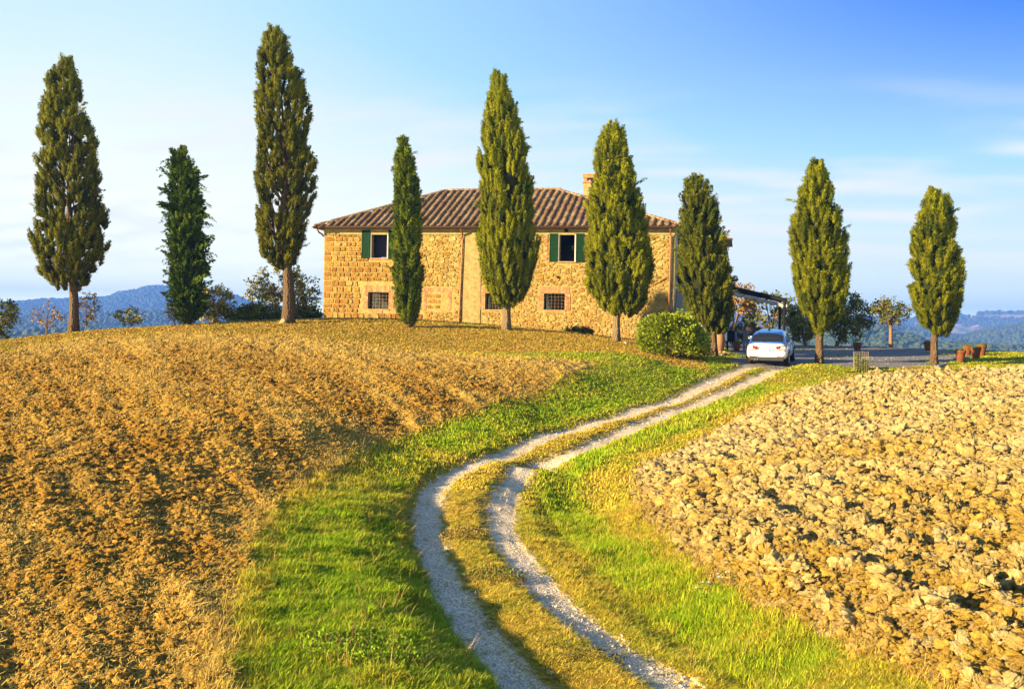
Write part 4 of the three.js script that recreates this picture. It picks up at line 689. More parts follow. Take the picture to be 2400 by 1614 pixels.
// ---------------------------------------------------------------- open broad-leaved trees, saplings and bushes
function leafy(name, label, category, o) {
  const r = rng(o.seed), s = F / o.D, p0 = at(o.bx, o.by, o.D), root = V(p0.x, o.y ?? groundY(p0.x, o.D) - 0.05, -o.D), t = base(name, root); tag(t, label, category, o.group);
  const H = (p0.y - root.y) + (o.by - o.top) / s, cxL = (o.x0 - o.bx) / s, cxR = (o.x1 - o.bx) / s, low = (p0.y - root.y) + (o.by - (o.low ?? o.by - 10)) / s, cx = (cxL + cxR) / 2, rx = (cxR - cxL) / 2, cy = (H + low) / 2, ry = (H - low) / 2;
  const tr = new MB(), cr = new MB(true), rb = o.trunk / 2 / s, fork = Math.min(o.fork ?? 0.45, 0.9) * low + (H - low) * 0.12;
  const lean = V(o.lean ?? 0, 0, 0), trunkTop = V(lerp(0, cx, 0.4) + lean.x, fork, 0);
  const heads = [trunkTop]; tr.tube([V(0, -0.1, 0), V(trunkTop.x * 0.35 + 0.05 * (r() - 0.5), fork * 0.5, 0.03), trunkTop], [rb * 1.25, rb, rb * 0.85], 9, 0.06);
  const mains = [], nm = o.mains ?? 5;
  for (let k = 0; k < nm; k++) { const an = k / nm * TAU + r(), e = V(cx + Math.cos(an) * rx * 0.55, cy + ry * (0.1 + 0.6 * (r() - 0.35)), Math.sin(an) * rx * 0.5), m = trunkTop.clone().lerp(e, 0.5).add(V(0, 0.12 * ry, 0)); tr.tube([trunkTop, m, e], [rb * 0.62, rb * 0.42, rb * 0.22], 6, 0, false); mains.push([trunkTop, m, e]); }
  const n = o.tips ?? 40;
  for (let k = 0; k < n; k++) {
    const an = r() * TAU, u = r() * 2 - 1, q = Math.cbrt(0.25 + 0.75 * r()), wob = 1 + 0.35 * N3(Math.cos(an) * 1.7 + o.seed, u * 2, Math.sin(an) * 1.7);
    const tip = V(cx + Math.cos(an) * Math.sqrt(1 - u * u) * rx * q * wob, cy + u * ry * q * Math.min(1, wob), Math.sin(an) * Math.sqrt(1 - u * u) * rx * (o.depth ?? 0.8) * q * wob); if (tip.y < 0.05) tip.y = 0.05 + 0.1 * r();
    let best = mains[0], bd = 1e9; for (const m of mains) { const d = m[2].distanceTo(tip); if (d < bd) { bd = d; best = m; } }
    const from = best[1].clone().lerp(best[2], r()), mid = from.clone().lerp(tip, 0.55).add(V((r() - 0.5) * 0.2, 0.08 * ry, (r() - 0.5) * 0.2)); tr.tube([from, mid, tip], [rb * 0.2, rb * 0.13, 0.008], 4, 0, false);
    const m = Math.round((o.leaves ?? 40) * (0.5 + r())), spread = o.spread ?? 0.28, tt = r();
    for (let q2 = 0; q2 < m; q2++) {
      const s2 = r() < 0.6 ? 1 : r(), c = mid.clone().lerp(tip, s2), px = c.x + (r() + r() - 1) * spread, py = c.y + (r() + r() - 1) * spread * 0.8, pz = c.z + (r() + r() - 1) * spread;
      const d = V(r() - 0.5, r() * 0.9 - 0.45, r() - 0.5).normalize(), e = V(r() - 0.5, r() - 0.5, r() - 0.5).cross(d).normalize(), mx = clamp(o.tone + 0.7 * (r() - 0.5) + 0.4 * (tt - 0.5)), f = 0.7 + 0.4 * r(), l = o.leaf * (0.7 + 0.6 * r());
      cr.tint = [lerp(o.c0[0], o.c1[0], mx) * f, lerp(o.c0[1], o.c1[1], mx) * f, lerp(o.c0[2], o.c1[2], mx) * f];
      cr.leaf(px, py, pz, d.x, d.y, d.z, e.x, e.y, e.z, l, l * 0.62);
    }
  }
  tr.build(o.stem ?? 'trunk', M.twig, t); cr.build('crown', M.leaf, t);
  return t;
}
const AUT = { c0: [0.10, 0.09, 0.02], c1: [0.42, 0.22, 0.05] }, FRESH = { c0: [0.05, 0.085, 0.015], c1: [0.26, 0.25, 0.03] }, DEEP_G = { c0: [0.05, 0.075, 0.012], c1: [0.30, 0.29, 0.03] };
leafy('broadleaf_tree', 'leafy olive green tree cut off by the left edge of the photo', 'tree', { seed: 21, bx: -10, by: 806, D: 54, top: 688, low: 795, x0: -70, x1: 40, trunk: 8, tips: 60, leaves: 38, leaf: 0.13, tone: 0.4, ...DEEP_G });
leafy('sapling', 'thin orange leaved sapling left of the first cypress trunk', 'sapling', { seed: 22, bx: 108, by: 786, D: 50.6, top: 704, low: 772, x0: 68, x1: 148, trunk: 3.5, tips: 34, leaves: 7, leaf: 0.11, spread: 0.14, tone: 0.6, ...AUT, mains: 5 });
leafy('sapling', 'upright sparse sapling touching the right side of the first cypress trunk', 'sapling', { seed: 23, bx: 200, by: 779, D: 50.6, top: 684, low: 768, x0: 178, x1: 232, trunk: 3, tips: 40, leaves: 9, leaf: 0.12, spread: 0.14, tone: 0.5, c0: [0.12, 0.12, 0.02], c1: [0.40, 0.25, 0.05] });
leafy('shrub', 'small pale green shrub on the ridge between the two left cypresses', 'shrub', { seed: 24, bx: 308, by: 772, D: 51.5, top: 715, low: 766, x0: 262, x1: 345, trunk: 3, tips: 40, leaves: 10, leaf: 0.14, spread: 0.15, tone: 0.55, c0: [0.10, 0.14, 0.04], c1: [0.30, 0.27, 0.06], stem: 'stem' });
leafy('sapling', 'bare twiggy sapling close to the left of the dark feathery cypress', 'sapling', { seed: 25, bx: 412, by: 765, D: 52.5, top: 712, low: 752, x0: 374, x1: 432, trunk: 3, tips: 26, leaves: 6, leaf: 0.12, spread: 0.14, tone: 0.6, ...AUT });
leafy('broadleaf_tree', 'yellowish green tree just right of the dark feathery cypress', 'tree', { seed: 26, bx: 500, by: 764, D: 55, top: 668, low: 755, x0: 448, x1: 548, trunk: 6, tips: 70, leaves: 34, leaf: 0.14, tone: 0.6, c0: [0.10, 0.12, 0.015], c1: [0.5, 0.40, 0.05] });
leafy('broadleaf_tree', 'spreading loose tree behind the trunk of the tallest cypress', 'tree', { seed: 27, bx: 712, by: 770, D: 57, top: 616, low: 755, x0: 570, x1: 752, trunk: 8, tips: 120, leaves: 30, leaf: 0.14, spread: 0.26, tone: 0.45, mains: 8, c0: [0.07, 0.09, 0.015], c1: [0.42, 0.36, 0.05] });
leafy('bush', 'dark low bush at the foot of the tallest cypress, left of it', 'bush', { seed: 28, bx: 590, by: 768, D: 55.5, top: 714, low: 766, x0: 520, x1: 672, trunk: 4, tips: 110, leaves: 34, leaf: 0.13, tone: 0.3, ...DEEP_G, stem: 'stem' });
leafy('bush', 'dark bush between the tallest cypress and the left house corner', 'bush', { seed: 29, bx: 716, by: 770, D: 58, top: 712, low: 766, x0: 682, x1: 756, trunk: 4, tips: 70, leaves: 34, leaf: 0.13, tone: 0.2, ...DEEP_G, stem: 'stem' });
leafy('broadleaf_tree', 'orange tinted tree half hidden behind the leaning cypress and the pergola beam', 'tree', { seed: 30, bx: 1712, by: 812, D: 64, top: 656, low: 745, x0: 1690, x1: 1772, trunk: 6, tips: 60, leaves: 22, leaf: 0.15, tone: 0.7, c0: [0.12, 0.11, 0.03], c1: [0.46, 0.24, 0.05] });
leafy('broadleaf_tree', 'light green tree behind the pergola posts and the car roof', 'tree', { seed: 31, bx: 1808, by: 812, D: 64, top: 674, low: 780, x0: 1742, x1: 1862, trunk: 7, tips: 80, leaves: 22, leaf: 0.16, tone: 0.5, c0: [0.06, 0.10, 0.02], c1: [0.28, 0.26, 0.04] });
leafy('bush', 'yellow green leafy bush left of the pergola, above the garden table', 'bush', { seed: 32, bx: 1738, by: 812, D: 66, top: 742, low: 800, x0: 1712, x1: 1775, trunk: 4, tips: 50, leaves: 30, leaf: 0.15, tone: 0.5, ...FRESH, stem: 'stem' });
leafy('broadleaf_tree', 'thick yellow green tree between the car and the golden cypress trunk', 'tree', { seed: 33, bx: 1888, by: 815, D: 63, top: 706, low: 806, x0: 1840, x1: 1925, trunk: 8, tips: 110, leaves: 36, leaf: 0.15, tone: 0.6, ...FRESH });
leafy('broadleaf_tree', 'dark green tree spreading behind the golden cypress beside the car', 'tree', { seed: 34, bx: 1960, by: 813, D: 64, top: 684, low: 805, x0: 1922, x1: 2046, trunk: 8, tips: 130, leaves: 34, leaf: 0.14, tone: 0.3, ...DEEP_G });
leafy('broadleaf_tree', 'small crooked tree with bare upper twigs standing alone at the back of the terrace', 'tree', { seed: 35, bx: 2089, by: 815, D: 63, top: 690, low: 765, x0: 2040, x1: 2132, trunk: 9, fork: 0.75, tips: 75, leaves: 24, leaf: 0.14, spread: 0.24, tone: 0.45, c0: [0.05, 0.075, 0.015], c1: [0.26, 0.22, 0.03] });
leafy('shrub', 'low dark shrub against the foot of the stone wall near the meter box', 'shrub', { seed: 36, bx: 1354, by: 793, D: 66, top: 766, low: 790, x0: 1322, x1: 1388, trunk: 3, tips: 60, leaves: 40, leaf: 0.12, spread: 0.2, depth: 0.4, tone: 0.3, ...DEEP_G, stem: 'stem' });
{ // the rounded evergreen bush left of the track
  const D = 45.5, r = rng(50), p0 = at(1580, 852, D), root = V(p0.x, groundY(p0.x, D) - 0.1, -D), t = base('laurel_bush', root); tag(t, 'large rounded glossy evergreen bush left of the car beside the drive', 'bush');
  const s = F / D, rx = 84 / s, H = (p0.y - root.y) + 106 / s, cr = new MB(true), st = new MB();
  for (let k = 0; k < 14; k++) { const an = r() * TAU; st.tube([V(0.2 * Math.cos(an), 0, 0.2 * Math.sin(an)), V(rx * 0.4 * Math.cos(an), H * 0.45, rx * 0.4 * Math.sin(an)), V(rx * 0.7 * Math.cos(an), H * 0.6 * (0.6 + 0.6 * r()), rx * 0.7 * Math.sin(an))], [0.05, 0.035, 0.015], 6); }
  st.build('stem', M.bark, t);
  for (let k = 0; k < 900; k++) {
    const an = r() * TAU, v = Math.pow(r(), 0.8), el = v * Math.PI / 2, lump = 1 + 0.22 * N3(Math.cos(an) * 2.2, v * 3, Math.sin(an) * 2.2) + 0.12 * N3(Math.cos(an) * 5, v * 7, Math.sin(an) * 5), q = r() < 0.3 ? 0.5 + 0.35 * r() : 0.88 + 0.1 * r(), cxs = -0.1 * rx * v;
    const R = rx * lump * q * Math.pow(Math.cos(el), 0.6), c = V(cxs + R * Math.cos(an), 0.1 + H * 0.97 * lump * q * Math.pow(Math.sin(el), 0.85), R * 0.9 * Math.sin(an)), tt = r();
    for (let m = 0; m < 26; m++) { const d = V(Math.cos(an) * 0.7 + r() - 0.5, 0.25 + r() * 0.9 - 0.3, Math.sin(an) * 0.7 + r() - 0.5).normalize(), e = V(r() - 0.5, r() - 0.5, r() - 0.5).cross(d).normalize(), mx = clamp(0.15 + tt * 0.5 + 0.5 * r()), l = 0.085 + 0.06 * r(); cr.tint = [lerp(0.018, 0.25, mx), lerp(0.045, 0.30, mx), lerp(0.004, 0.008, mx)]; cr.leaf(c.x + (r() - 0.5) * 0.3, Math.max(0.03, c.y + (r() - 0.5) * 0.3), c.z + (r() - 0.5) * 0.3, d.x, d.y, d.z, e.x, e.y, e.z, l, l * 0.55); }
  }
  cr.build('foliage', new THREE.MeshPhysicalMaterial({ color: 0xffffff, vertexColors: true, roughness: 0.45, specularIntensity: 0.6, side: THREE.DoubleSide }), t);
}

// ---------------------------------------------------------------- ground cover: grass, clods, straw
const scatter = (name, geo, m, list, label, category) => {             // list of [x, y, z, turn, sx, sy, sz, tilt, r, g, b]
  const im = new THREE.InstancedMesh(geo, m, list.length), q = new THREE.Object3D(), c = new THREE.Color();
  list.forEach((l, k) => { q.position.set(l[0], l[1], l[2]); q.rotation.set(l[7], l[3], l[7] * 0.6); q.scale.set(l[4], l[5], l[6]); q.updateMatrix(); im.setMatrixAt(k, q.matrix); im.setColorAt(k, c.setRGB(l[8], l[9], l[10])); });
  im.name = numbered(name); im.castShadow = im.receiveShadow = true; scene.add(im); return tag(im, label, category, null, 'stuff');
};
function tuftGeo(seed, n, h, w, spread, curl) {
  const r = rng(seed), m = new MB();
  for (let k = 0; k < n; k++) {
    const an = r() * TAU, ox = (r() + r() - 1) * spread, oz = (r() + r() - 1) * spread, H = h * (0.5 + 0.7 * r()), lean = curl * (0.3 + r()), dx = Math.cos(an), dz = Math.sin(an), W = w * (0.7 + 0.6 * r());
    const p = [0, 0.4, 0.75, 1].map((t) => [ox + dx * lean * H * t * t, H * t * (1 - 0.25 * lean * t), oz + dz * lean * H * t * t]), sx = -dz * W / 2, sz = dx * W / 2, id = [];
    for (let q = 0; q < 3; q++) { const f = q === 2 ? 0.6 : 1; id.push([m.v(p[q][0] + sx * f, p[q][1], p[q][2] + sz * f), m.v(p[q][0] - sx * f, p[q][1], p[q][2] - sz * f)]); }
    const tip = m.v(...p[3]); for (let q = 0; q < 2; q++) m.tri(id[q][0], id[q][1], id[q + 1][1]).tri(id[q][0], id[q + 1][1], id[q + 1][0]); m.tri(id[2][0], id[2][1], tip);
  }
  return m.geo();
}
{
  const r = rng(101), fine = [[], [], []], broad = [[], []], tall = [];
  for (let k = 0; k < 330000; k++) {
    const D = 8.5 * Math.pow(64 / 8.5, r()), x = (r() * 2 - 1) * 0.56 * D, [z, m] = zoneAt(x, D);
    let keep = z === ZONE.GRASS ? 1 : 0; const edge = z === ZONE.FL ? near(wEL, x, D) : z === ZONE.FR ? near(wER, x, D) : 9;
    if (z === ZONE.TRACK) keep = m > 0.2 ? 0.10 : 0.01;
    if (edge < 0.3) keep = 0.5 * (1 - edge / 0.3);
    if (z === ZONE.FL && edge > 0.45) { const u = near(upperL, x, D); if (u < 1.6) keep = 0.5 * (1 - u / 1.6); }
    if (z === ZONE.TERRACE) keep = N3(x * 0.5, D * 0.35, 3) > 0.32 && D > 47 ? 0.35 : 0;
    if (r() > keep) continue;
    const bald = N3(x * 0.9, D * 0.9, 12); if (D > 38 && bald > 0.25 && r() < 0.7) continue;
    let dry = dryness(x, D, m); if (z === ZONE.FL || z === ZONE.FR) dry = 0.85 + 0.15 * r(); if (z === ZONE.TERRACE) dry = 0.15;
    const y = EYE + terrain(x, D) + relief(x, D, z, m) - 0.012, v = clamp(dry + 0.5 * (r() - 0.5)), f = 0.75 + 0.5 * r();
    const br = D > 42.5 && x < 9 ? 1 : 0, c = [lerp(0.24, 0.62 - 0.10 * br, v) * f, lerp(0.40, 0.44 - 0.11 * br, v) * f, lerp(0.006, 0.055, v) * f];
    let hs = 0.75; const left = isLeftOf(wL, x, D) && D < 30, mid = !isLeftOf(wL, x, D) && isLeftOf(wR, x, D);
    if (D > 36) hs = 0.5; else if (left) hs = 0.8 + 0.5 * clamp(fbm(x * 1.1, D * 1.9, 9, 2) * 2); else if (mid) hs = 0.42; else { const q = near(wD, x, D); hs = q < 0.5 ? 1.15 : 0.6; }
    if (m < 0.45) hs *= 0.6; if (z === ZONE.FL || z === ZONE.FR) hs = 0.8 * (0.5 + 0.6 * r());
    hs *= 0.75 + 0.5 * r();
    const it = [x, y, -D, r() * TAU, 1, hs, 1, (r() - 0.5) * 0.3, ...c];
    if (D < 23) fine[Math.floor(r() * 3)].push(it); else { it[4] = it[6] = 1 + (D - 23) / 40; broad[Math.floor(r() * 2)].push(it); }
    if (D < 30 && ((edge < 0.25 && r() < 0.35) || (left && r() < 0.008) || r() < 0.004) && r() < 0.5) tall.push([x, y, -D, r() * TAU, 1, 0.5 + 0.5 * r(), 1, (r() - 0.5) * 0.3, 0.42 * f, 0.29 * f, 0.08 * f]);
  }
  const lb = 'short grass, green in the hollows and straw yellow on the crowns';
  fine.forEach((l, k) => scatter('grass', tuftGeo(60 + k, 11, 0.13, 0.0085, 0.075, 0.9), M.blade, l, lb, 'grass'));
  broad.forEach((l, k) => scatter('grass', tuftGeo(70 + k, 9, 0.13, 0.017, 0.12, 0.9), M.blade, l, lb, 'grass'));
  scatter('dry_stalks', tuftGeo(80, 6, 0.34, 0.006, 0.07, 0.7), M.blade, tall, 'long dry grass stalks along the field edges', 'dry grass');
}
function clodGeo(seed, detail, rough) {
  const g = new THREE.IcosahedronGeometry(1, detail), p = g.attributes.position, v = V(0, 0, 0), sq = 0.7 + 0.25 * Math.sin(seed * 7);
  for (let k = 0; k < p.count; k++) {
    v.fromBufferAttribute(p, k); const a = N3(v.x * 1.1 + seed * 5.3, v.y * 1.1, v.z * 1.1), b = N3(v.x * 2.7, v.y * 2.7 + seed * 3.1, v.z * 2.7), c = N3(v.x * 6, v.y * 6, v.z * 6 + seed);
    const q = 1 + 0.75 * a + rough * 0.6 * b + (detail > 2 ? rough * 0.36 * c : 0), cut = Math.min(1, 1.02 / Math.max(0.2, Math.abs(v.x * 0.5 + v.y * 0.6 + v.z * 0.62 + 0.15 * Math.sin(seed)) + 0.1));
    p.setXYZ(k, v.x * q * cut, v.y * q * sq * cut, v.z * q * cut);
  }
  g.deleteAttribute('normal'); const uv = g.attributes.uv; g.deleteAttribute('uv'); const w = mergeVertices(g, 1e-4), q = w.attributes.position, u = new Float32Array(q.count * 2); for (let k = 0; k < q.count; k++) { u[k * 2] = q.getX(k) * 0.5 + q.getY(k) * 0.21; u[k * 2 + 1] = q.getZ(k) * 0.5 + q.getY(k) * 0.37; } w.setAttribute('uv', new THREE.BufferAttribute(u, 2)); w.computeVertexNormals(); return w;
}
{
  const r = rng(202), kinds = [[], [], [], [], [], []], big = [], gran = [];
  for (let k = 0; k < 330000; k++) {
    const D = 8 * Math.pow(46 / 8, r()), x = (r() * 2 - 1) * 0.58 * D, per = 330000 / 2.03 / D / D, crumb = r() < 0.5; if (r() > (crumb ? 330 : 85) / (per * 0.5)) continue;   // so many to the square metre
    const [z] = zoneAt(x, D); if (z !== ZONE.FR) continue;
    const e = near(wER, x, D), row = Math.sin((x * 0.98 + D * 0.2) * 7 + 3 * N3(x * 0.5, D * 0.5, 2)), u = r();
    let s = crumb ? 0.02 + 0.035 * u * u : 0.042 + 0.085 * Math.pow(u, 1.7) + (u > 0.985 ? 0.03 : 0); s *= 0.84 * lerp(0.6, 1, smooth(0.05, 0.5, e)) * (row < -0.4 ? 0.75 : 1);
    if (s < 0.0011 * D && r() < 0.7) continue;
    const y = EYE + terrain(x, D) + relief(x, D, z, 9) + s * (0.1 + 0.5 * r()), f = 0.8 + 0.4 * r(), w = clamp(0.5 + fbm(x * 0.3, D * 0.3, 4, 2) + 0.4 * (r() - 0.5) + 0.6 * (smooth(12, 34, D) - 0.5));
    const it = [x, y, -D, r() * TAU, s * (0.8 + 0.6 * r()), s * (0.7 + 0.5 * r()), s * (0.8 + 0.5 * r()), (r() - 0.5) * 1.6, lerp(0.42, 0.50, w) * f, lerp(0.28, 0.40, w) * f, lerp(0.05, 0.19, w) * f];
    if (s > 0.085) big.push([s / D, it]); else kinds[Math.floor(r() * 6)].push(it);
  }
  const field = scene.getObjectByName('ploughed_field'); big.sort((a, b) => b[0] - a[0]);
  const bigGeo = [1, 2, 3, 4, 5, 6, 7].map((k) => clodGeo(k, 7, 0.85)), mats = [[0.44, 0.31, 0.10], [0.48, 0.37, 0.16], [0.42, 0.29, 0.085], [0.50, 0.38, 0.16]].map(([a, b, c]) => mat(a, b, c, { map: soilTint, bumpMap: soilBump, bumpScale: 0.03, roughness: 1 }));
  big.forEach(([, l], k) => { if (k < 290) { const o = mk('clod', bigGeo[k % 7], mats[k % 4], field); o.position.set(l[0], l[1] + 0.02, l[2]); o.rotation.set(l[7], l[3], l[7] * 0.6); o.scale.set(l[4] * 1.05, l[5] * 1.05, l[6] * 1.05); } else kinds[k % 6].push(l); });
  kinds.forEach((l, k) => scatter('soil_clods', clodGeo(11 + k, 4, 0.75), M.clod, l, 'smaller dry clods and crumbs of the pale ploughed field', 'clods'));
}
{
  const r = rng(303), kinds = [[], [], []], straw = [[], []];
  const sg = (seed) => { const q = rng(seed), m = new MB(); for (let k = 0; k < 4; k++) { const a = q() * TAU, L = 0.03 + 0.07 * q(), w = 0.0035, dx = Math.cos(a), dz = Math.sin(a), ox = (q() - 0.5) * 0.22, oz = (q() - 0.5) * 0.22, h = 0.01 + 0.03 * q(), up = 0.05 * (q() - 0.2); const a0 = m.v(ox - dz * w, h, oz + dx * w), b0 = m.v(ox + dz * w, h, oz - dx * w), a1 = m.v(ox + dx * L - dz * w, h + up, oz + dz * L + dx * w), b1 = m.v(ox + dx * L + dz * w, h + up, oz + dz * L - dx * w); m.tri(a0, b0, b1).tri(a0, b1, a1); } return m.geo(); };
  for (let k = 0; k < 430000; k++) {
    const D = 8 * Math.pow(50 / 8, r()), x = -r() * 0.58 * D + 0.05 * D, [z] = zoneAt(x, D); if (z !== ZONE.FL) continue;
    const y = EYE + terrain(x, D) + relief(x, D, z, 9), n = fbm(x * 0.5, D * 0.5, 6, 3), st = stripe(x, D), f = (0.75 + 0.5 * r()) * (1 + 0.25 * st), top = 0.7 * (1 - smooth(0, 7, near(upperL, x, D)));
    if (r() < 0.26 + 0.5 * n + 0.15 * st + 0.5 * (1 - smooth(0.2, 0.9, near(wEL, x, D)))) { if (r() < 0.75) { const b = clamp(D / 26, 0.8, 1.7); straw[Math.floor(r() * 2)].push([x, y - 0.004, -D, r() * TAU, b, b, b, (r() - 0.5) * 0.7, 0.64 * f, 0.44 * f, 0.10 * f]); } }
    else { const s = 0.010 + (0.055 - 0.02 * st) * Math.pow(r(), 4); if (s < 0.0011 * D && r() < 0.7) continue; const t = r() < 0.12 ? 1.35 : 1; kinds[Math.floor(r() * 3)].push([x, y + s * 0.2 * r(), -D, r() * TAU, s * (0.8 + 0.7 * r()), s * (0.6 + 0.5 * r()), s, (r() - 0.5) * 1.2, lerp(lerp(0.38, 0.54, clamp(0.5 + n)), 0.58, top) * f * t, lerp(lerp(0.20, 0.34, clamp(0.5 + n)), 0.43, top) * f * t, lerp(lerp(0.022, 0.07, clamp(0.5 + n)), 0.13, top) * f * t]); }
  }
  kinds.forEach((l, k) => scatter('soil_crumbs', clodGeo(31 + k, 2, 0.75), M.clod, l, 'brown crumbs of tilled soil on the left field', 'soil crumbs'));
  straw.forEach((l, k) => scatter('straw', sg(90 + k), M.blade, l, 'scattered straw and stubble on the tilled field', 'straw'));
}
{ // loose stones on the wheel tracks and the terrace
  const r = rng(404), l = [];
  for (let k = 0; k < 70000; k++) {
    const D = 9 * Math.pow(62 / 9, r()), x = (r() * 2 - 1) * 0.5 * D, [z, m] = zoneAt(x, D); if (z !== ZONE.TRACK && z !== ZONE.TERRACE && !(z === ZONE.GRASS && m < 0.5 && r() < 0.25)) continue; if (z === ZONE.TERRACE && r() < 0.6) continue;
    const s = (0.006 + 0.018 * Math.pow(r(), 4)) * (D > 30 ? 1.5 : 1), f = 0.7 + 0.6 * r(); l.push([x, EYE + terrain(x, D) + relief(x, D, z, m) + s * 0.3, -D, r() * TAU, s * 1.3, s, s, r(), ...(z === ZONE.TERRACE ? [0.30 * f, 0.28 * f, 0.27 * f] : [0.62 * f, 0.54 * f, 0.42 * f])]);
  }
  scatter('pebbles', clodGeo(51, 1, 0.6), mat(1, 1, 1), l, 'loose grey stones on the wheel tracks and terrace', 'pebbles');
}

// ---------------------------------------------------------------- the car
{
  const D0 = 45, pL = at(1754, 857, D0), pR = at(1841, 858, D0), cx = (pL.x + pR.x) / 2, turn = -0.35, y0 = Math.max(groundY(cx, D0), groundY(cx + 0.4, D0 + 1));
  const pitch = Math.atan2(groundY(cx + 0.8, D0 + 3) - groundY(cx, D0), 3), car = base('hatchback_car', V(cx - 0.02, groundY(cx, D0) + 0.01, -D0), turn);   // local -z runs forward, the tail is at z = 0
  car.scale.set(1, 1.06, 1); car.rotation.order = 'YXZ'; car.rotation.x = pitch;
  tag(car, 'white hatchback car, its shaded roof coloured blue as lit by the sky, parked on the drive, seen from behind', 'car');
  const paint = new THREE.MeshPhysicalMaterial({ color: new THREE.Color().setRGB(0.66, 0.66, 0.68), roughness: 0.35, clearcoat: 1, clearcoatRoughness: 0.05, side: THREE.DoubleSide }), skyShadePaint = new THREE.MeshPhysicalMaterial({ color: new THREE.Color().setRGB(0.015, 0.11, 0.52), roughness: 0.3, clearcoat: 1, clearcoatRoughness: 0.05, side: THREE.DoubleSide });  // roof is white; the blue of sky-lit shade is put into its colour
  const dark = mat(0.012, 0.012, 0.014, { roughness: 0.12 }), rubber = mat(0.022, 0.02, 0.02), black = mat(0.02, 0.02, 0.022, { roughness: 0.5 }), alloy = mat(0.5, 0.5, 0.52, { metalness: 0.8, roughness: 0.3 });
  const I = (t, z) => interp(t, z);
  // body: half width, floor, waist height along the length z = 0 (tail) .. 3.95 (nose)
  const bw = [[0, 0.70], [0.05, 0.775], [0.16, 0.835], [0.5, 0.868], [2, 0.87], [3.3, 0.85], [3.7, 0.78], [3.9, 0.62], [3.95, 0.5]], bt = [[0, 0.86], [0.08, 0.93], [0.35, 0.955], [2.6, 0.93], [3.0, 0.90], [3.6, 0.78], [3.95, 0.55]], bb = [[0, 0.34], [0.2, 0.26], [0.6, 0.22], [3.4, 0.2], [3.95, 0.28]];
  const se = (t, n) => Math.sign(t) * Math.pow(Math.abs(t), 2 / n);
  const body = new MB(), rings = [], NS = 40, zs = [0, 0.015, 0.04, 0.08, 0.14, 0.22, 0.34, 0.5, 0.7, 0.9, 1.2, 1.6, 2, 2.4, 2.7, 3, 3.3, 3.5, 3.7, 3.82, 3.9, 3.95];
  for (const z of zs) { const w = I(bw, z), t = I(bt, z), b = I(bb, z), m = (t + b) / 2, hh = (t - b) / 2, ring = []; for (let k = 0; k < NS; k++) { const a = k / NS * TAU, s = Math.sin(a), yy = m + hh * se(s, 5), taper = 1 - 0.06 * smooth(0.55, 1, (yy - b) / (t - b)) - 0.05 * smooth(0.25, 0, (yy - b) / (t - b)); ring.push(body.v(w * taper * se(Math.cos(a), 5), yy, -z - (z < 0.3 ? 0.10 * Math.pow((yy - b) / (t - b), 2) * (1 - z / 0.3) : 0))); } rings.push(ring); }
  for (let j = 0; j + 1 < rings.length; j++) for (let k = 0; k < NS; k++) { const n = (k + 1) % NS; body.tri(rings[j][k], rings[j + 1][k], rings[j + 1][n]).tri(rings[j][k], rings[j + 1][n], rings[j][n]); }
  for (const [ring, s] of [[rings[0], 1], [rings[rings.length - 1], -1]]) { let c = [0, 0, 0]; for (const k of ring) c = c.map((v, q) => v + body.p[k * 3 + q] / NS); const m = body.v(...c); for (let k = 0; k < NS; k++) { const n = (k + 1) % NS; s > 0 ? body.tri(m, ring[k], ring[n]) : body.tri(m, ring[n], ring[k]); } }
  body.build('body', paint, car);
  // cabin: rises from the waist at the tail over the rear screen to the roof
  const ct = [[0.10, 0.945], [0.16, 0.97], [0.30, 1.10], [0.46, 1.27], [0.60, 1.36], [0.9, 1.405], [1.5, 1.42], [2.1, 1.37], [2.5, 1.22], [2.8, 1.05], [3.05, 0.91]], cw = [[0.10, 0.76], [0.6, 0.775], [2, 0.78], [3.05, 0.74]];
  const cab = (z, u, off = 0) => { const t = I(ct, z) + off, w = I(cw, z) + off, b = 0.91, hgt = t - b, a = u * Math.PI, yy = b + hgt * Math.pow(Math.sin(a), 0.42), q = (yy - b) / 0.5; return [w * se(Math.cos(a), 4.2) * (1 - 0.22 * Math.max(0, q)), yy, -z]; };
  const patch = (name, z0, z1, u0, u1, m, off, nz = 14, nu = 16, parent = car) => { const b = new MB(), id = []; for (let j = 0; j <= nz; j++) { const row = []; for (let k = 0; k <= nu; k++) row.push(b.v(...cab(lerp(z0, z1, j / nz), lerp(u0, u1, k / nu), off))); id.push(row); } for (let j = 0; j < nz; j++) for (let k = 0; k < nu; k++) b.tri(id[j][k], id[j + 1][k], id[j + 1][k + 1]).tri(id[j][k], id[j + 1][k + 1], id[j][k + 1]); return b.build(name, m, parent); };
  patch('roof', 0.10, 3.05, 0.0, 1.0, skyShadePaint, 0, 60, 48);
  patch('rear_window', 0.185, 0.50, 0.19, 0.81, dark, 0.008);
  patch('windscreen', 2.2, 2.95, 0.2, 0.8, dark, 0.006);
  const gl = mat(0.30, 0.48, 0.62, { roughness: 0.06, metalness: 0.75 });
  for (const [a, b] of [[0.035, 0.115], [0.965, 0.885]]) { patch('side_window', 0.80, 1.32, a, b, gl, 0.007, 8, 6); patch('side_window', 1.38, 2.35, a, b, gl, 0.007, 8, 6); }
  { const sp = new MB(); sp.box(-0.5, 1.345, -0.70, 0.5, 1.372, -0.43); sp.build('spoiler', skyShadePaint, car); }
  { const a = new MB(), c = a.v(0, 1.50, -0.95), q = [[-0.05, 1.40, -0.80], [0.05, 1.40, -0.80], [0.05, 1.41, -1.02], [-0.05, 1.41, -1.02]].map((p) => a.v(...p)); for (let k = 0; k < 4; k++) a.tri(c, q[k], q[(k + 1) % 4]); a.build('aerial', black, car); }
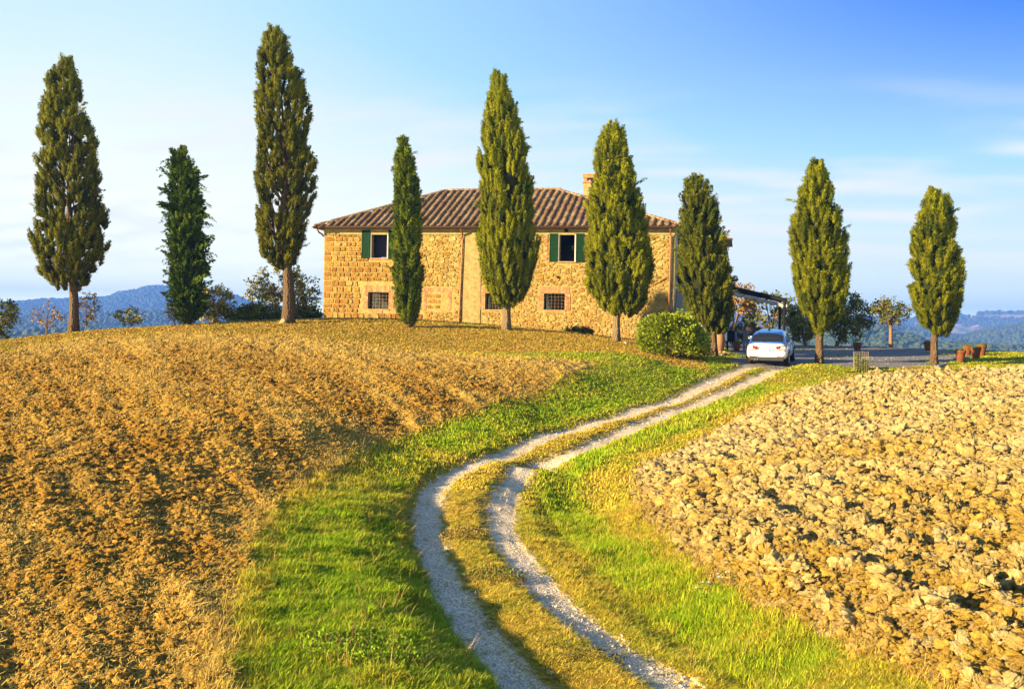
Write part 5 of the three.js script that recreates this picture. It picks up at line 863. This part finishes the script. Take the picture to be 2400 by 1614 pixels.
  for (const s of [-1, 1]) {
    const g = new THREE.Group(); g.name = 'taillight'; car.add(g);
    const sh = (pts, m, name, dep) => { const b = new MB(), f = pts.map(([x, y, z]) => b.v(s * x, y, z)), k = pts.map(([x, y, z]) => b.v(s * x, y, z + dep)); const n = f.length; for (let q = 1; q + 1 < n; q++) b.tri(f[0], f[q], f[q + 1]).tri(k[0], k[q], k[q + 1]); for (let q = 0; q < n; q++) b.tri(f[q], f[(q + 1) % n], k[(q + 1) % n]).tri(f[q], k[(q + 1) % n], k[q]); return b.build(name, m, g); };
    const red = mat(0.42, 0.012, 0.012, { roughness: 0.15, side: THREE.DoubleSide }), pale = mat(0.75, 0.55, 0.42, { roughness: 0.2, side: THREE.DoubleSide });
    sh([[0.36, 0.80, 0.0], [0.76, 0.87, -0.10], [0.815, 0.86, -0.26], [0.82, 0.66, -0.24], [0.765, 0.645, -0.06], [0.44, 0.69, 0.0]], red, 'lens', 0.05);
    sh([[0.45, 0.715, 0.015], [0.74, 0.735, -0.045], [0.745, 0.675, -0.035], [0.47, 0.695, 0.015]], pale, 'reverse_light', 0.05);
    const mi = new THREE.Mesh(new THREE.SphereGeometry(1, 16, 12), s < 0 ? paint : black); mi.name = 'mirror'; mi.scale.set(0.11, 0.075, 0.07); mi.position.set(s * 0.95, 1.0, -2.2); car.add(mi);
    const arm = new MB(); arm.box(Math.min(s * 0.80, s * 0.92), 0.965, -2.23, Math.max(s * 0.80, s * 0.92), 0.99, -2.17); arm.build('mirror_arm', black, car);
    for (const z of [0.66, 3.12]) {
      const w = new THREE.Group(); w.name = 'wheel'; w.position.set(s * 0.775, 0.305, -z); car.add(w);
      const ty = new THREE.LatheGeometry([[0.20, -0.10], [0.285, -0.105], [0.305, -0.08], [0.308, 0], [0.305, 0.08], [0.285, 0.105], [0.20, 0.10]].map(([a, b]) => new THREE.Vector2(a, b)), 36).rotateZ(Math.PI / 2); mk('tyre', ty, rubber, w);
      const rim = new MB(); for (let k = 0; k < 10; k++) { const a = k / 10 * TAU; rim.tube([V(s * 0.085, 0.03 * Math.cos(a), 0.03 * Math.sin(a)), V(s * 0.095, 0.2 * Math.cos(a), 0.2 * Math.sin(a))], 0.016, 5); } rim.tube([V(s * 0.06, 0, 0), V(s * 0.10, 0, 0)], 0.05, 12); const o = rim.build('rim', alloy, w); const lip = mk('rim_lip', new THREE.TorusGeometry(0.205, 0.014, 8, 36).rotateY(Math.PI / 2), alloy, w); lip.position.x = s * 0.09;
      const ar = new MB(); for (let k = 0; k < 14; k++) { const a0 = Math.PI * (k / 14) , a1 = Math.PI * ((k + 1) / 14), R0 = 0.30, R1 = 0.36, X = s * (0.878), p = (a, R) => V(X, Math.sin(a) * R + 0.0, Math.cos(a) * R); const [q0, q1, q2, q3] = [p(a0, R0), p(a0, R1), p(a1, R1), p(a1, R0)].map((v) => ar.v(v.x, v.y, v.z)); ar.tri(q0, q1, q2).tri(q0, q2, q3); } const arch = ar.build('wheel_arch', mat(0.012, 0.012, 0.013, { side: THREE.DoubleSide }), car); arch.position.set(0, 0.315, -z);
    }
    for (const z of [1.36, 2.2]) { const h = new MB(); h.tube([V(s * 0.872, 0.80, -z), V(s * 0.895, 0.805, -z - 0.02), V(s * 0.895, 0.805, -z - 0.16), V(s * 0.872, 0.80, -z - 0.18)], 0.014, 6); h.build('door_handle', paint, car); }
    const seam = new MB(); for (const z of [1.34, 2.36]) seam.box(Math.min(s * 0.862, s * 0.874), 0.32, -z - 0.004, Math.max(s * 0.862, s * 0.874), 0.92, -z + 0.004); seam.build('door_seam', black, car);
    const rf = new MB(); rf.box(Math.min(s * 0.42, s * 0.72), 0.405, 0.01, Math.max(s * 0.42, s * 0.72), 0.425, 0.03); rf.build('reflector', red, car);
  }
  { const b = new MB(); b.box(-0.70, 0.25, -0.08, 0.70, 0.395, 0.012); b.build('rear_skirt', black, car); const e = new MB(); e.tube([V(-0.36, 0.285, 0.05), V(-0.36, 0.285, -0.4)], 0.032, 10); e.tube([V(-0.45, 0.285, 0.05), V(-0.45, 0.285, -0.4)], 0.032, 10); e.build('exhaust_pipe', alloy, car); }
  { const b = new MB(); b.box(-0.5, 0.805, -0.062, 0.5, 0.81, -0.052); b.build('tailgate_trim', alloy, car); const p = new MB(); p.box(-0.26, 0.60, -0.02, 0.26, 0.71, 0.008); const pl = p.build('number_plate', mat(0.7, 0.7, 0.68, { roughness: 0.4 }), car); const q = new MB(); q.box(0.12, 0.605, 0.0085, 0.165, 0.705, 0.0115); q.build('plate_band', mat(0.02, 0.03, 0.22), pl); const q2 = new MB(); q2.box(0.175, 0.605, 0.0085, 0.25, 0.705, 0.0115); q2.build('plate_mark', mat(0.30, 0.40, 0.58), pl); }
  { const b = new MB(); b.box(-0.60, 0.535, -0.006, 0.60, 0.545, 0.006); b.build('bumper_seam', mat(0.45, 0.42, 0.40), car); const w = new MB(); w.tube([V(0, 0.965, -0.15), V(-0.30, 1.02, -0.20)], 0.010, 5); w.build('wiper', black, car); }
}

// ---------------------------------------------------------------- pots, jar, stones
function pot(px, py, D, w, label, tall = 0.95) {
  const p = at(px, py, D), r = w / 2 / (F / D), h = w * tall / (F / D), t = base('terracotta_pot', V(p.x, groundY(p.x, D) - 0.02, -D)); tag(t, label, 'flower pot', 'terracotta pots round the terrace');
  const pr = [[0, 0.03], [0.60, 0], [0.63, 0.03], [0.70, 0.25], [0.79, 0.48], [0.82, 0.50], [0.81, 0.53], [0.88, 0.76], [0.97, 0.78], [1, 0.83], [1, 0.95], [0.97, 1], [0.88, 0.99], [0.85, 0.90], [0, 0.88]].map(([a, b]) => new THREE.Vector2(a * r, b * h));
  mk('pot', new THREE.LatheGeometry(pr, 28), M.terracotta, t);
  const m = new MB(true), q = rng(Math.round(px)); for (let k = 0; k < 260; k++) { const a = q() * TAU, R = 0.85 * r * Math.sqrt(q()), d = V(q() - 0.5, 0.6 + q(), q() - 0.5).normalize(), e = V(q() - 0.5, 0, q() - 0.5).cross(d).normalize(), f = 0.7 + 0.6 * q(); m.tint = [0.10 * f, 0.15 * f, 0.02 * f]; m.leaf(Math.cos(a) * R, h * 0.88, Math.sin(a) * R, d.x, d.y, d.z, e.x, e.y, e.z, 0.09 + 0.09 * q(), 0.03); } m.build('plant', M.leaf, t);
  return t;
}
pot(2010, 817, 60, 21, 'squat terracotta pot at the back edge of the terrace, left of the crooked little tree', 0.75);
pot(2176, 817, 60, 21, 'terracotta pot half hidden behind the trunk of the rightmost cypress', 0.95);
pot(2252, 848, 49, 24, 'nearest terracotta pot, standing alone on the lawn right of the last cypress', 1.2);
pot(2268, 820, 56, 22, 'leftmost terracotta pot of the close trio at the far right, on the low wall', 1.05);
pot(2288, 832, 53, 24, 'front terracotta pot of the close trio at the far right', 1.15);
pot(2302, 824, 56, 22, 'rearmost terracotta pot of the close trio at the far right, behind the other two', 1.15);
{
  const D = 51, p = at(1685, 800, D), s = F / D, R = 14.5 / s, H = 30 / s, t = base('terracotta_jar', V(p.x, Math.min(p.y, groundY(p.x, D)) - 0.02, -D)); tag(t, 'big round pale terracotta oil jar behind the leaning cypress trunk', 'jar');
  const dy = p.y - t.position.y; mk('jar', new THREE.LatheGeometry([[0, 0], [0.5, 0], [0.75, 0.14], [0.96, 0.38], [1, 0.56], [0.92, 0.78], [0.66, 0.93], [0.6, 0.95], [0.66, 0.99], [0.62, 1.02], [0.52, 1.0], [0.5, 0.92], [0, 0.9]].map(([a, b]) => new THREE.Vector2(a * R, b * (H + dy))), 30), M.jar, t);
  [[1689, 801, 50.4, 0.15, 'pale round stone leaning at the foot of the oil jar'], [1701, 800, 50.7, 0.14, 'upright pale stone right of the oil jar'], [666, 760, 50.7, 0.22, 'sunlit yellow stone at the foot of the tallest cypress'], [1466, 807, 49, 0.08, 'small whitish stone right of the wide cypress trunk'], [1290, 1598, 12.6, 0.05, 'little stone between the wheel tracks at the bottom of the photo']].forEach(([x, y, d, sz, l], k) => { const q = at(x, y, d), o = mk('stone', clodGeo(71 + k, 3, 0.5), mat(...(k === 3 ? [0.6, 0.56, 0.5] : [0.46, 0.36, 0.2]), { map: stoneTint }), scene); o.position.set(q.x, groundY(q.x, d) + sz * 0.35, -d); o.scale.set(sz * 1.1, sz * 0.9, sz); tag(o, l, 'stone'); });
}
// ---------------------------------------------------------------- garden table, chair, pot under it, pergola
{
  const D = 55, s = F / D, g0 = at(1735, 803, D), y = groundY(g0.x, D), H = Math.max(0.68, (g0.y - y) + 26 / s), w = 32 / s, t = base('garden_table', V(g0.x, y, -D)); tag(t, 'blue grey metal garden table frame under the pergola left of the car', 'table');
  const top = new MB(); top.box(-w / 2, H - 0.05, -0.5, w / 2, H, 0.4); top.build('tabletop', M.blueMetal, t);
  for (const [x, z] of [[-w / 2 + 0.05, 0.33], [w / 2 - 0.05, 0.33], [-w / 2 + 0.05, -0.43], [w / 2 - 0.05, -0.43]]) { const l = new MB(); l.box(x - 0.05, 0, z - 0.05, x + 0.05, H - 0.052, z + 0.05); l.build('leg', M.blueMetal, t); }
  pot(1728, 800, 54.2, 18, 'terracotta pot standing in front of the blue garden table', 1.2);
  const c0 = at(1762, 803, 56.5), yc = groundY(c0.x, 56.5), c = base('garden_chair', V(c0.x, yc, -56.5)); tag(c, 'dark brown woven garden chair seen from behind, beside the blue table', 'chair');
  const hb = Math.max(0.95, (c0.y - yc) + 37 / (F / 56.5)), b = new MB(); b.box(-0.38, 0.32, 0.28, 0.38, hb, 0.36); b.build('backrest', mat(0.075, 0.05, 0.055, { bumpMap: barkBump, bumpScale: 0.02 }), c); const se2 = new MB(); se2.box(-0.36, 0.38, -0.35, 0.36, 0.45, 0.279); se2.build('seat', mat(0.075, 0.05, 0.055), c); for (const [x, z] of [[-0.33, 0.3], [0.33, 0.3], [-0.33, -0.3], [0.33, -0.3]]) { const l = new MB(); l.box(x - 0.03, 0, z - 0.03, x + 0.03, z > 0 ? 0.319 : 0.379, z + 0.03); l.build('leg', M.steel, c); }
  const h0 = at(1705, 803, 55), yh = groundY(h0.x, 55), ch = base('garden_chair', V(h0.x, yh, -55), 0.7); tag(ch, 'dark garden chair in the shade between the oil jar and the blue table', 'chair');
  const k = new MB(); k.box(-0.3, 0.4, 0.22, 0.3, 1.0, 0.27); k.build('backrest', M.steel, ch); const k2 = new MB(); k2.box(-0.3, 0.4, -0.3, 0.3, 0.45, 0.219); k2.build('seat', M.steel, ch); for (const [x, z] of [[-0.27, 0.24], [0.27, 0.24], [-0.27, -0.26], [0.27, -0.26]]) { const l = new MB(); l.box(x - 0.025, 0, z - 0.025, x + 0.025, 0.399, z + 0.025); l.build('leg', M.steel, ch); }
}
{
  const D = 58, a = at(1690, 668, D + 3), b = at(1843, 704, D), c = at(1829, 704, D + 2.2), t = base('pergola', V(b.x, groundY(b.x, D), -D)); tag(t, 'dark steel pergola with a sloping beam and rolled awning above the car', 'pergola');
  const L = (p) => p.clone().sub(t.position), bar = (name, p, q, rad, m = M.steel) => { const o = new MB(); o.tube([L(p), L(q)], rad, 4); return o.build(name, m, t); };
  bar('beam', a, b, 0.11); const a2 = a.clone().add(V(-0.3, 0.05, -2.2)); bar('beam', a2, c, 0.08); bar('beam', b, c, 0.07);
  bar('post', b.clone().add(V(-0.08, 0, 0)), V(b.x - 0.08, t.position.y - 0.1, b.z), 0.075); bar('post', c, V(c.x, groundY(c.x, D + 2.2) - 0.1, c.z), 0.075); bar('post', a, V(a.x, t.position.y - 0.1, a.z), 0.075);
  for (let k = 0; k < 6; k++) { const p = a.clone().lerp(b, (k + 0.5) / 6).add(V(0, -0.24, -0.5)), q = a.clone().lerp(b, (k + 1.35) / 6).add(V(0, -0.24, -0.5)); const o = new MB(), m = p.clone().lerp(q, 0.5).add(V(0, -0.07, 0)); o.tube([L(p), L(m), L(q)], [0.09, 0.11, 0.09], 8); o.build('awning_roll', mat(0.36, 0.35, 0.36), t); }
}
// ---------------------------------------------------------------- plant cage, edging, kerb
{
  const D = 43, s = F / D, p = at(2018, 871, D), t = base('caged_plant', V(p.x, groundY(p.x, D) - 0.02, -D)); tag(t, 'young leafy plant inside a round wire mesh guard at the edge of the ploughed field', 'plant guard');
  const R = 17 / s, H = 46 / s, w = new MB(), wire = mat(0.42, 0.33, 0.2, { metalness: 0.4, roughness: 0.5 }); for (let k = 0; k < 18; k++) { const a = k / 18 * TAU; w.tube([V(R * Math.cos(a), 0, R * Math.sin(a)), V(R * Math.cos(a), H * (k % 5 ? 1 : 1.06), R * Math.sin(a))], 0.004, 4); } for (let j = 0; j <= 8; j++) { const pts = []; for (let k = 0; k <= 22; k++) pts.push(V(R * Math.cos(k / 22 * TAU), H * j / 8, R * Math.sin(k / 22 * TAU))); w.tube(pts, 0.003, 4, 0, false); } w.build('wire_mesh', wire, t);
  const m = new MB(true), q = rng(12); for (const [ox, h, n] of [[-0.13, 0.66, 420], [0.16, 0.42, 380]]) for (let k = 0; k < n; k++) { const u = q(), d = V(q() - 0.5, q() - 0.3, q() - 0.5).normalize(), e = V(q() - 0.5, q() - 0.5, q() - 0.5).cross(d).normalize(), f = 0.6 + 0.8 * q(); m.tint = [0.10 * f, 0.15 * f, 0.015]; m.leaf(ox + (q() + q() - 1) * 0.14, 0.03 + u * h, (q() + q() - 1) * 0.15, d.x, d.y, d.z, e.x, e.y, e.z, 0.09, 0.05); } m.build('leaves', M.leaf, t); const st = new MB(); st.tube([V(-0.14, 0, 0), V(-0.13, 0.6, 0.02)], 0.012, 5); st.tube([V(0.16, 0, 0), V(0.17, 0.4, 0)], 0.012, 5); st.build('stem', M.twig, t);
}
{
  const a = groundAt(2118, 865), b = groundAt(2180, 864), d = b.clone().sub(a), m = new MB(); m.box(0, -0.05, -0.06, d.length(), 0.09, 0.06); const t = m.build('edging_board', mat(0.36, 0.25, 0.15, { map: stoneTint }), scene); t.position.copy(a); t.rotation.y = -Math.atan2(d.z, d.x); tag(t, 'low wooden edging board left of the last cypress trunk', 'edging board');
  const kb = [[2196, 864], [2240, 846], [2290, 828], [2318, 818]].map(([x, y]) => groundAt(x, y)), k = new MB(); for (let j = 0; j < 3; j++) { const p = kb[j], q = kb[j + 1], l = p.distanceTo(q), mm = new THREE.Matrix4().makeRotationY(-Math.atan2(q.z - p.z, q.x - p.x)); mm.setPosition(p.x - kb[0].x, Math.min(p.y, q.y) - kb[0].y, p.z - kb[0].z); k.box(0, -0.1, -0.09, l - 0.01, 0.14, 0.09, mm); } const o = k.build('low_kerb', mat(0.24, 0.25, 0.32, { map: stoneTint }), scene); o.position.copy(kb[0]); tag(o, 'low blue grey kerb running from the last cypress back to the pots', 'kerb');
  const hz = [[1985, 874], [2100, 871], [2200, 872], [2300, 868], [2440, 864]].map(([x, y]) => groundAt(x, y).add(V(0, 0.03, 0))), hp = new MB(); hp.tube(hz, 0.018, 6); const h = hp.build('garden_hose', M.steel, scene); tag(h, 'thin dark hose lying along the edge of the right lawn', 'hose');
}
// ---------------------------------------------------------------- weeds and flowers by the track
function weed(name, px, py, label, category, o) {
  const g = groundAt(px, py), t = base(name, g); tag(t, label, category); const m = new MB(true), q = rng(px), st = new MB();
  for (let k = 0; k < o.n; k++) { const a = q() * TAU, R = o.r * Math.sqrt(q()), X = Math.cos(a) * R * (o.sx ?? 1), Z = Math.sin(a) * R, hy = groundY(g.x + X, -g.z - Z) - g.y, H = hy + o.h * (0.2 + 0.8 * q()), d = V(q() - 0.5, q() * 0.7, q() - 0.5).normalize(), e = V(q() - 0.5, q() - 0.5, q() - 0.5).cross(d).normalize(), f = 0.7 + 0.6 * q(); m.tint = o.c.map((v) => v * f); m.leaf(X, H, Z, d.x, d.y, d.z, e.x, e.y, e.z, o.l * (0.6 + 0.8 * q()), o.l * 0.7); if (k % 8 === 0) st.tube([V(X * 0.9, hy - 0.02, Z * 0.9), V(X, H, Z)], 0.004, 4, 0, false); }
  m.build('leaves', M.leaf, t); st.build('stem', M.twig, t);
  if (o.fl) { const fm = new MB(true); fm.tint = o.fc; for (let k = 0; k < o.fl; k++) { const a = q() * TAU, R = o.r * Math.sqrt(q()), X = Math.cos(a) * R * (o.sx ?? 1), Z = Math.sin(a) * R, H = groundY(g.x + X, -g.z - Z) - g.y + o.h * (0.8 + 0.5 * q()); for (let b = 0; b < 6; b++) { const an = b / 6 * TAU; fm.leaf(X, H, Z, Math.cos(an) * 0.8, 0.4, Math.sin(an) * 0.8, -Math.sin(an), 0, Math.cos(an), o.fs, o.fs * 0.8); } } fm.build('flowers', M.leaf, t); }
}
weed('weed_plant', 835, 1545, 'bright green broad leaved weed in the grass at the lower left of the track', 'weed', { n: 420, r: 0.45, sx: 1.5, h: 0.22, l: 0.042, c: [0.16, 0.26, 0.015] });
weed('weed_plant', 1160, 1362, 'dark low weed clump with tiny purple flowers at the narrow part of the centre strip', 'weed', { n: 520, r: 0.36, sx: 1.4, h: 0.13, l: 0.035, c: [0.15, 0.17, 0.025], fl: 22, fs: 0.012, fc: [0.35, 0.2, 0.5] });
weed('weed_plant', 1085, 1262, 'brownish weed patch dotted purple on the centre strip just above the dark clump', 'weed', { n: 560, r: 0.45, sx: 1.0, h: 0.10, l: 0.035, c: [0.26, 0.19, 0.04], fl: 26, fs: 0.012, fc: [0.35, 0.2, 0.5] });
weed('weed_plant', 1385, 1545, 'low weed with purple flowers beside the right wheel track near the bottom', 'weed', { n: 300, r: 0.34, sx: 1.4, h: 0.09, l: 0.03, c: [0.12, 0.11, 0.02], fl: 16, fs: 0.011, fc: [0.4, 0.25, 0.5] });
weed('white_flowers', 1672, 1392, 'few white flower heads in the grass at the corner of the ploughed field', 'wildflower', { n: 60, r: 0.28, sx: 1.2, h: 0.26, l: 0.05, c: [0.09, 0.15, 0.02], fl: 9, fs: 0.035, fc: [0.8, 0.8, 0.74] });
renderer.render(scene, camera);
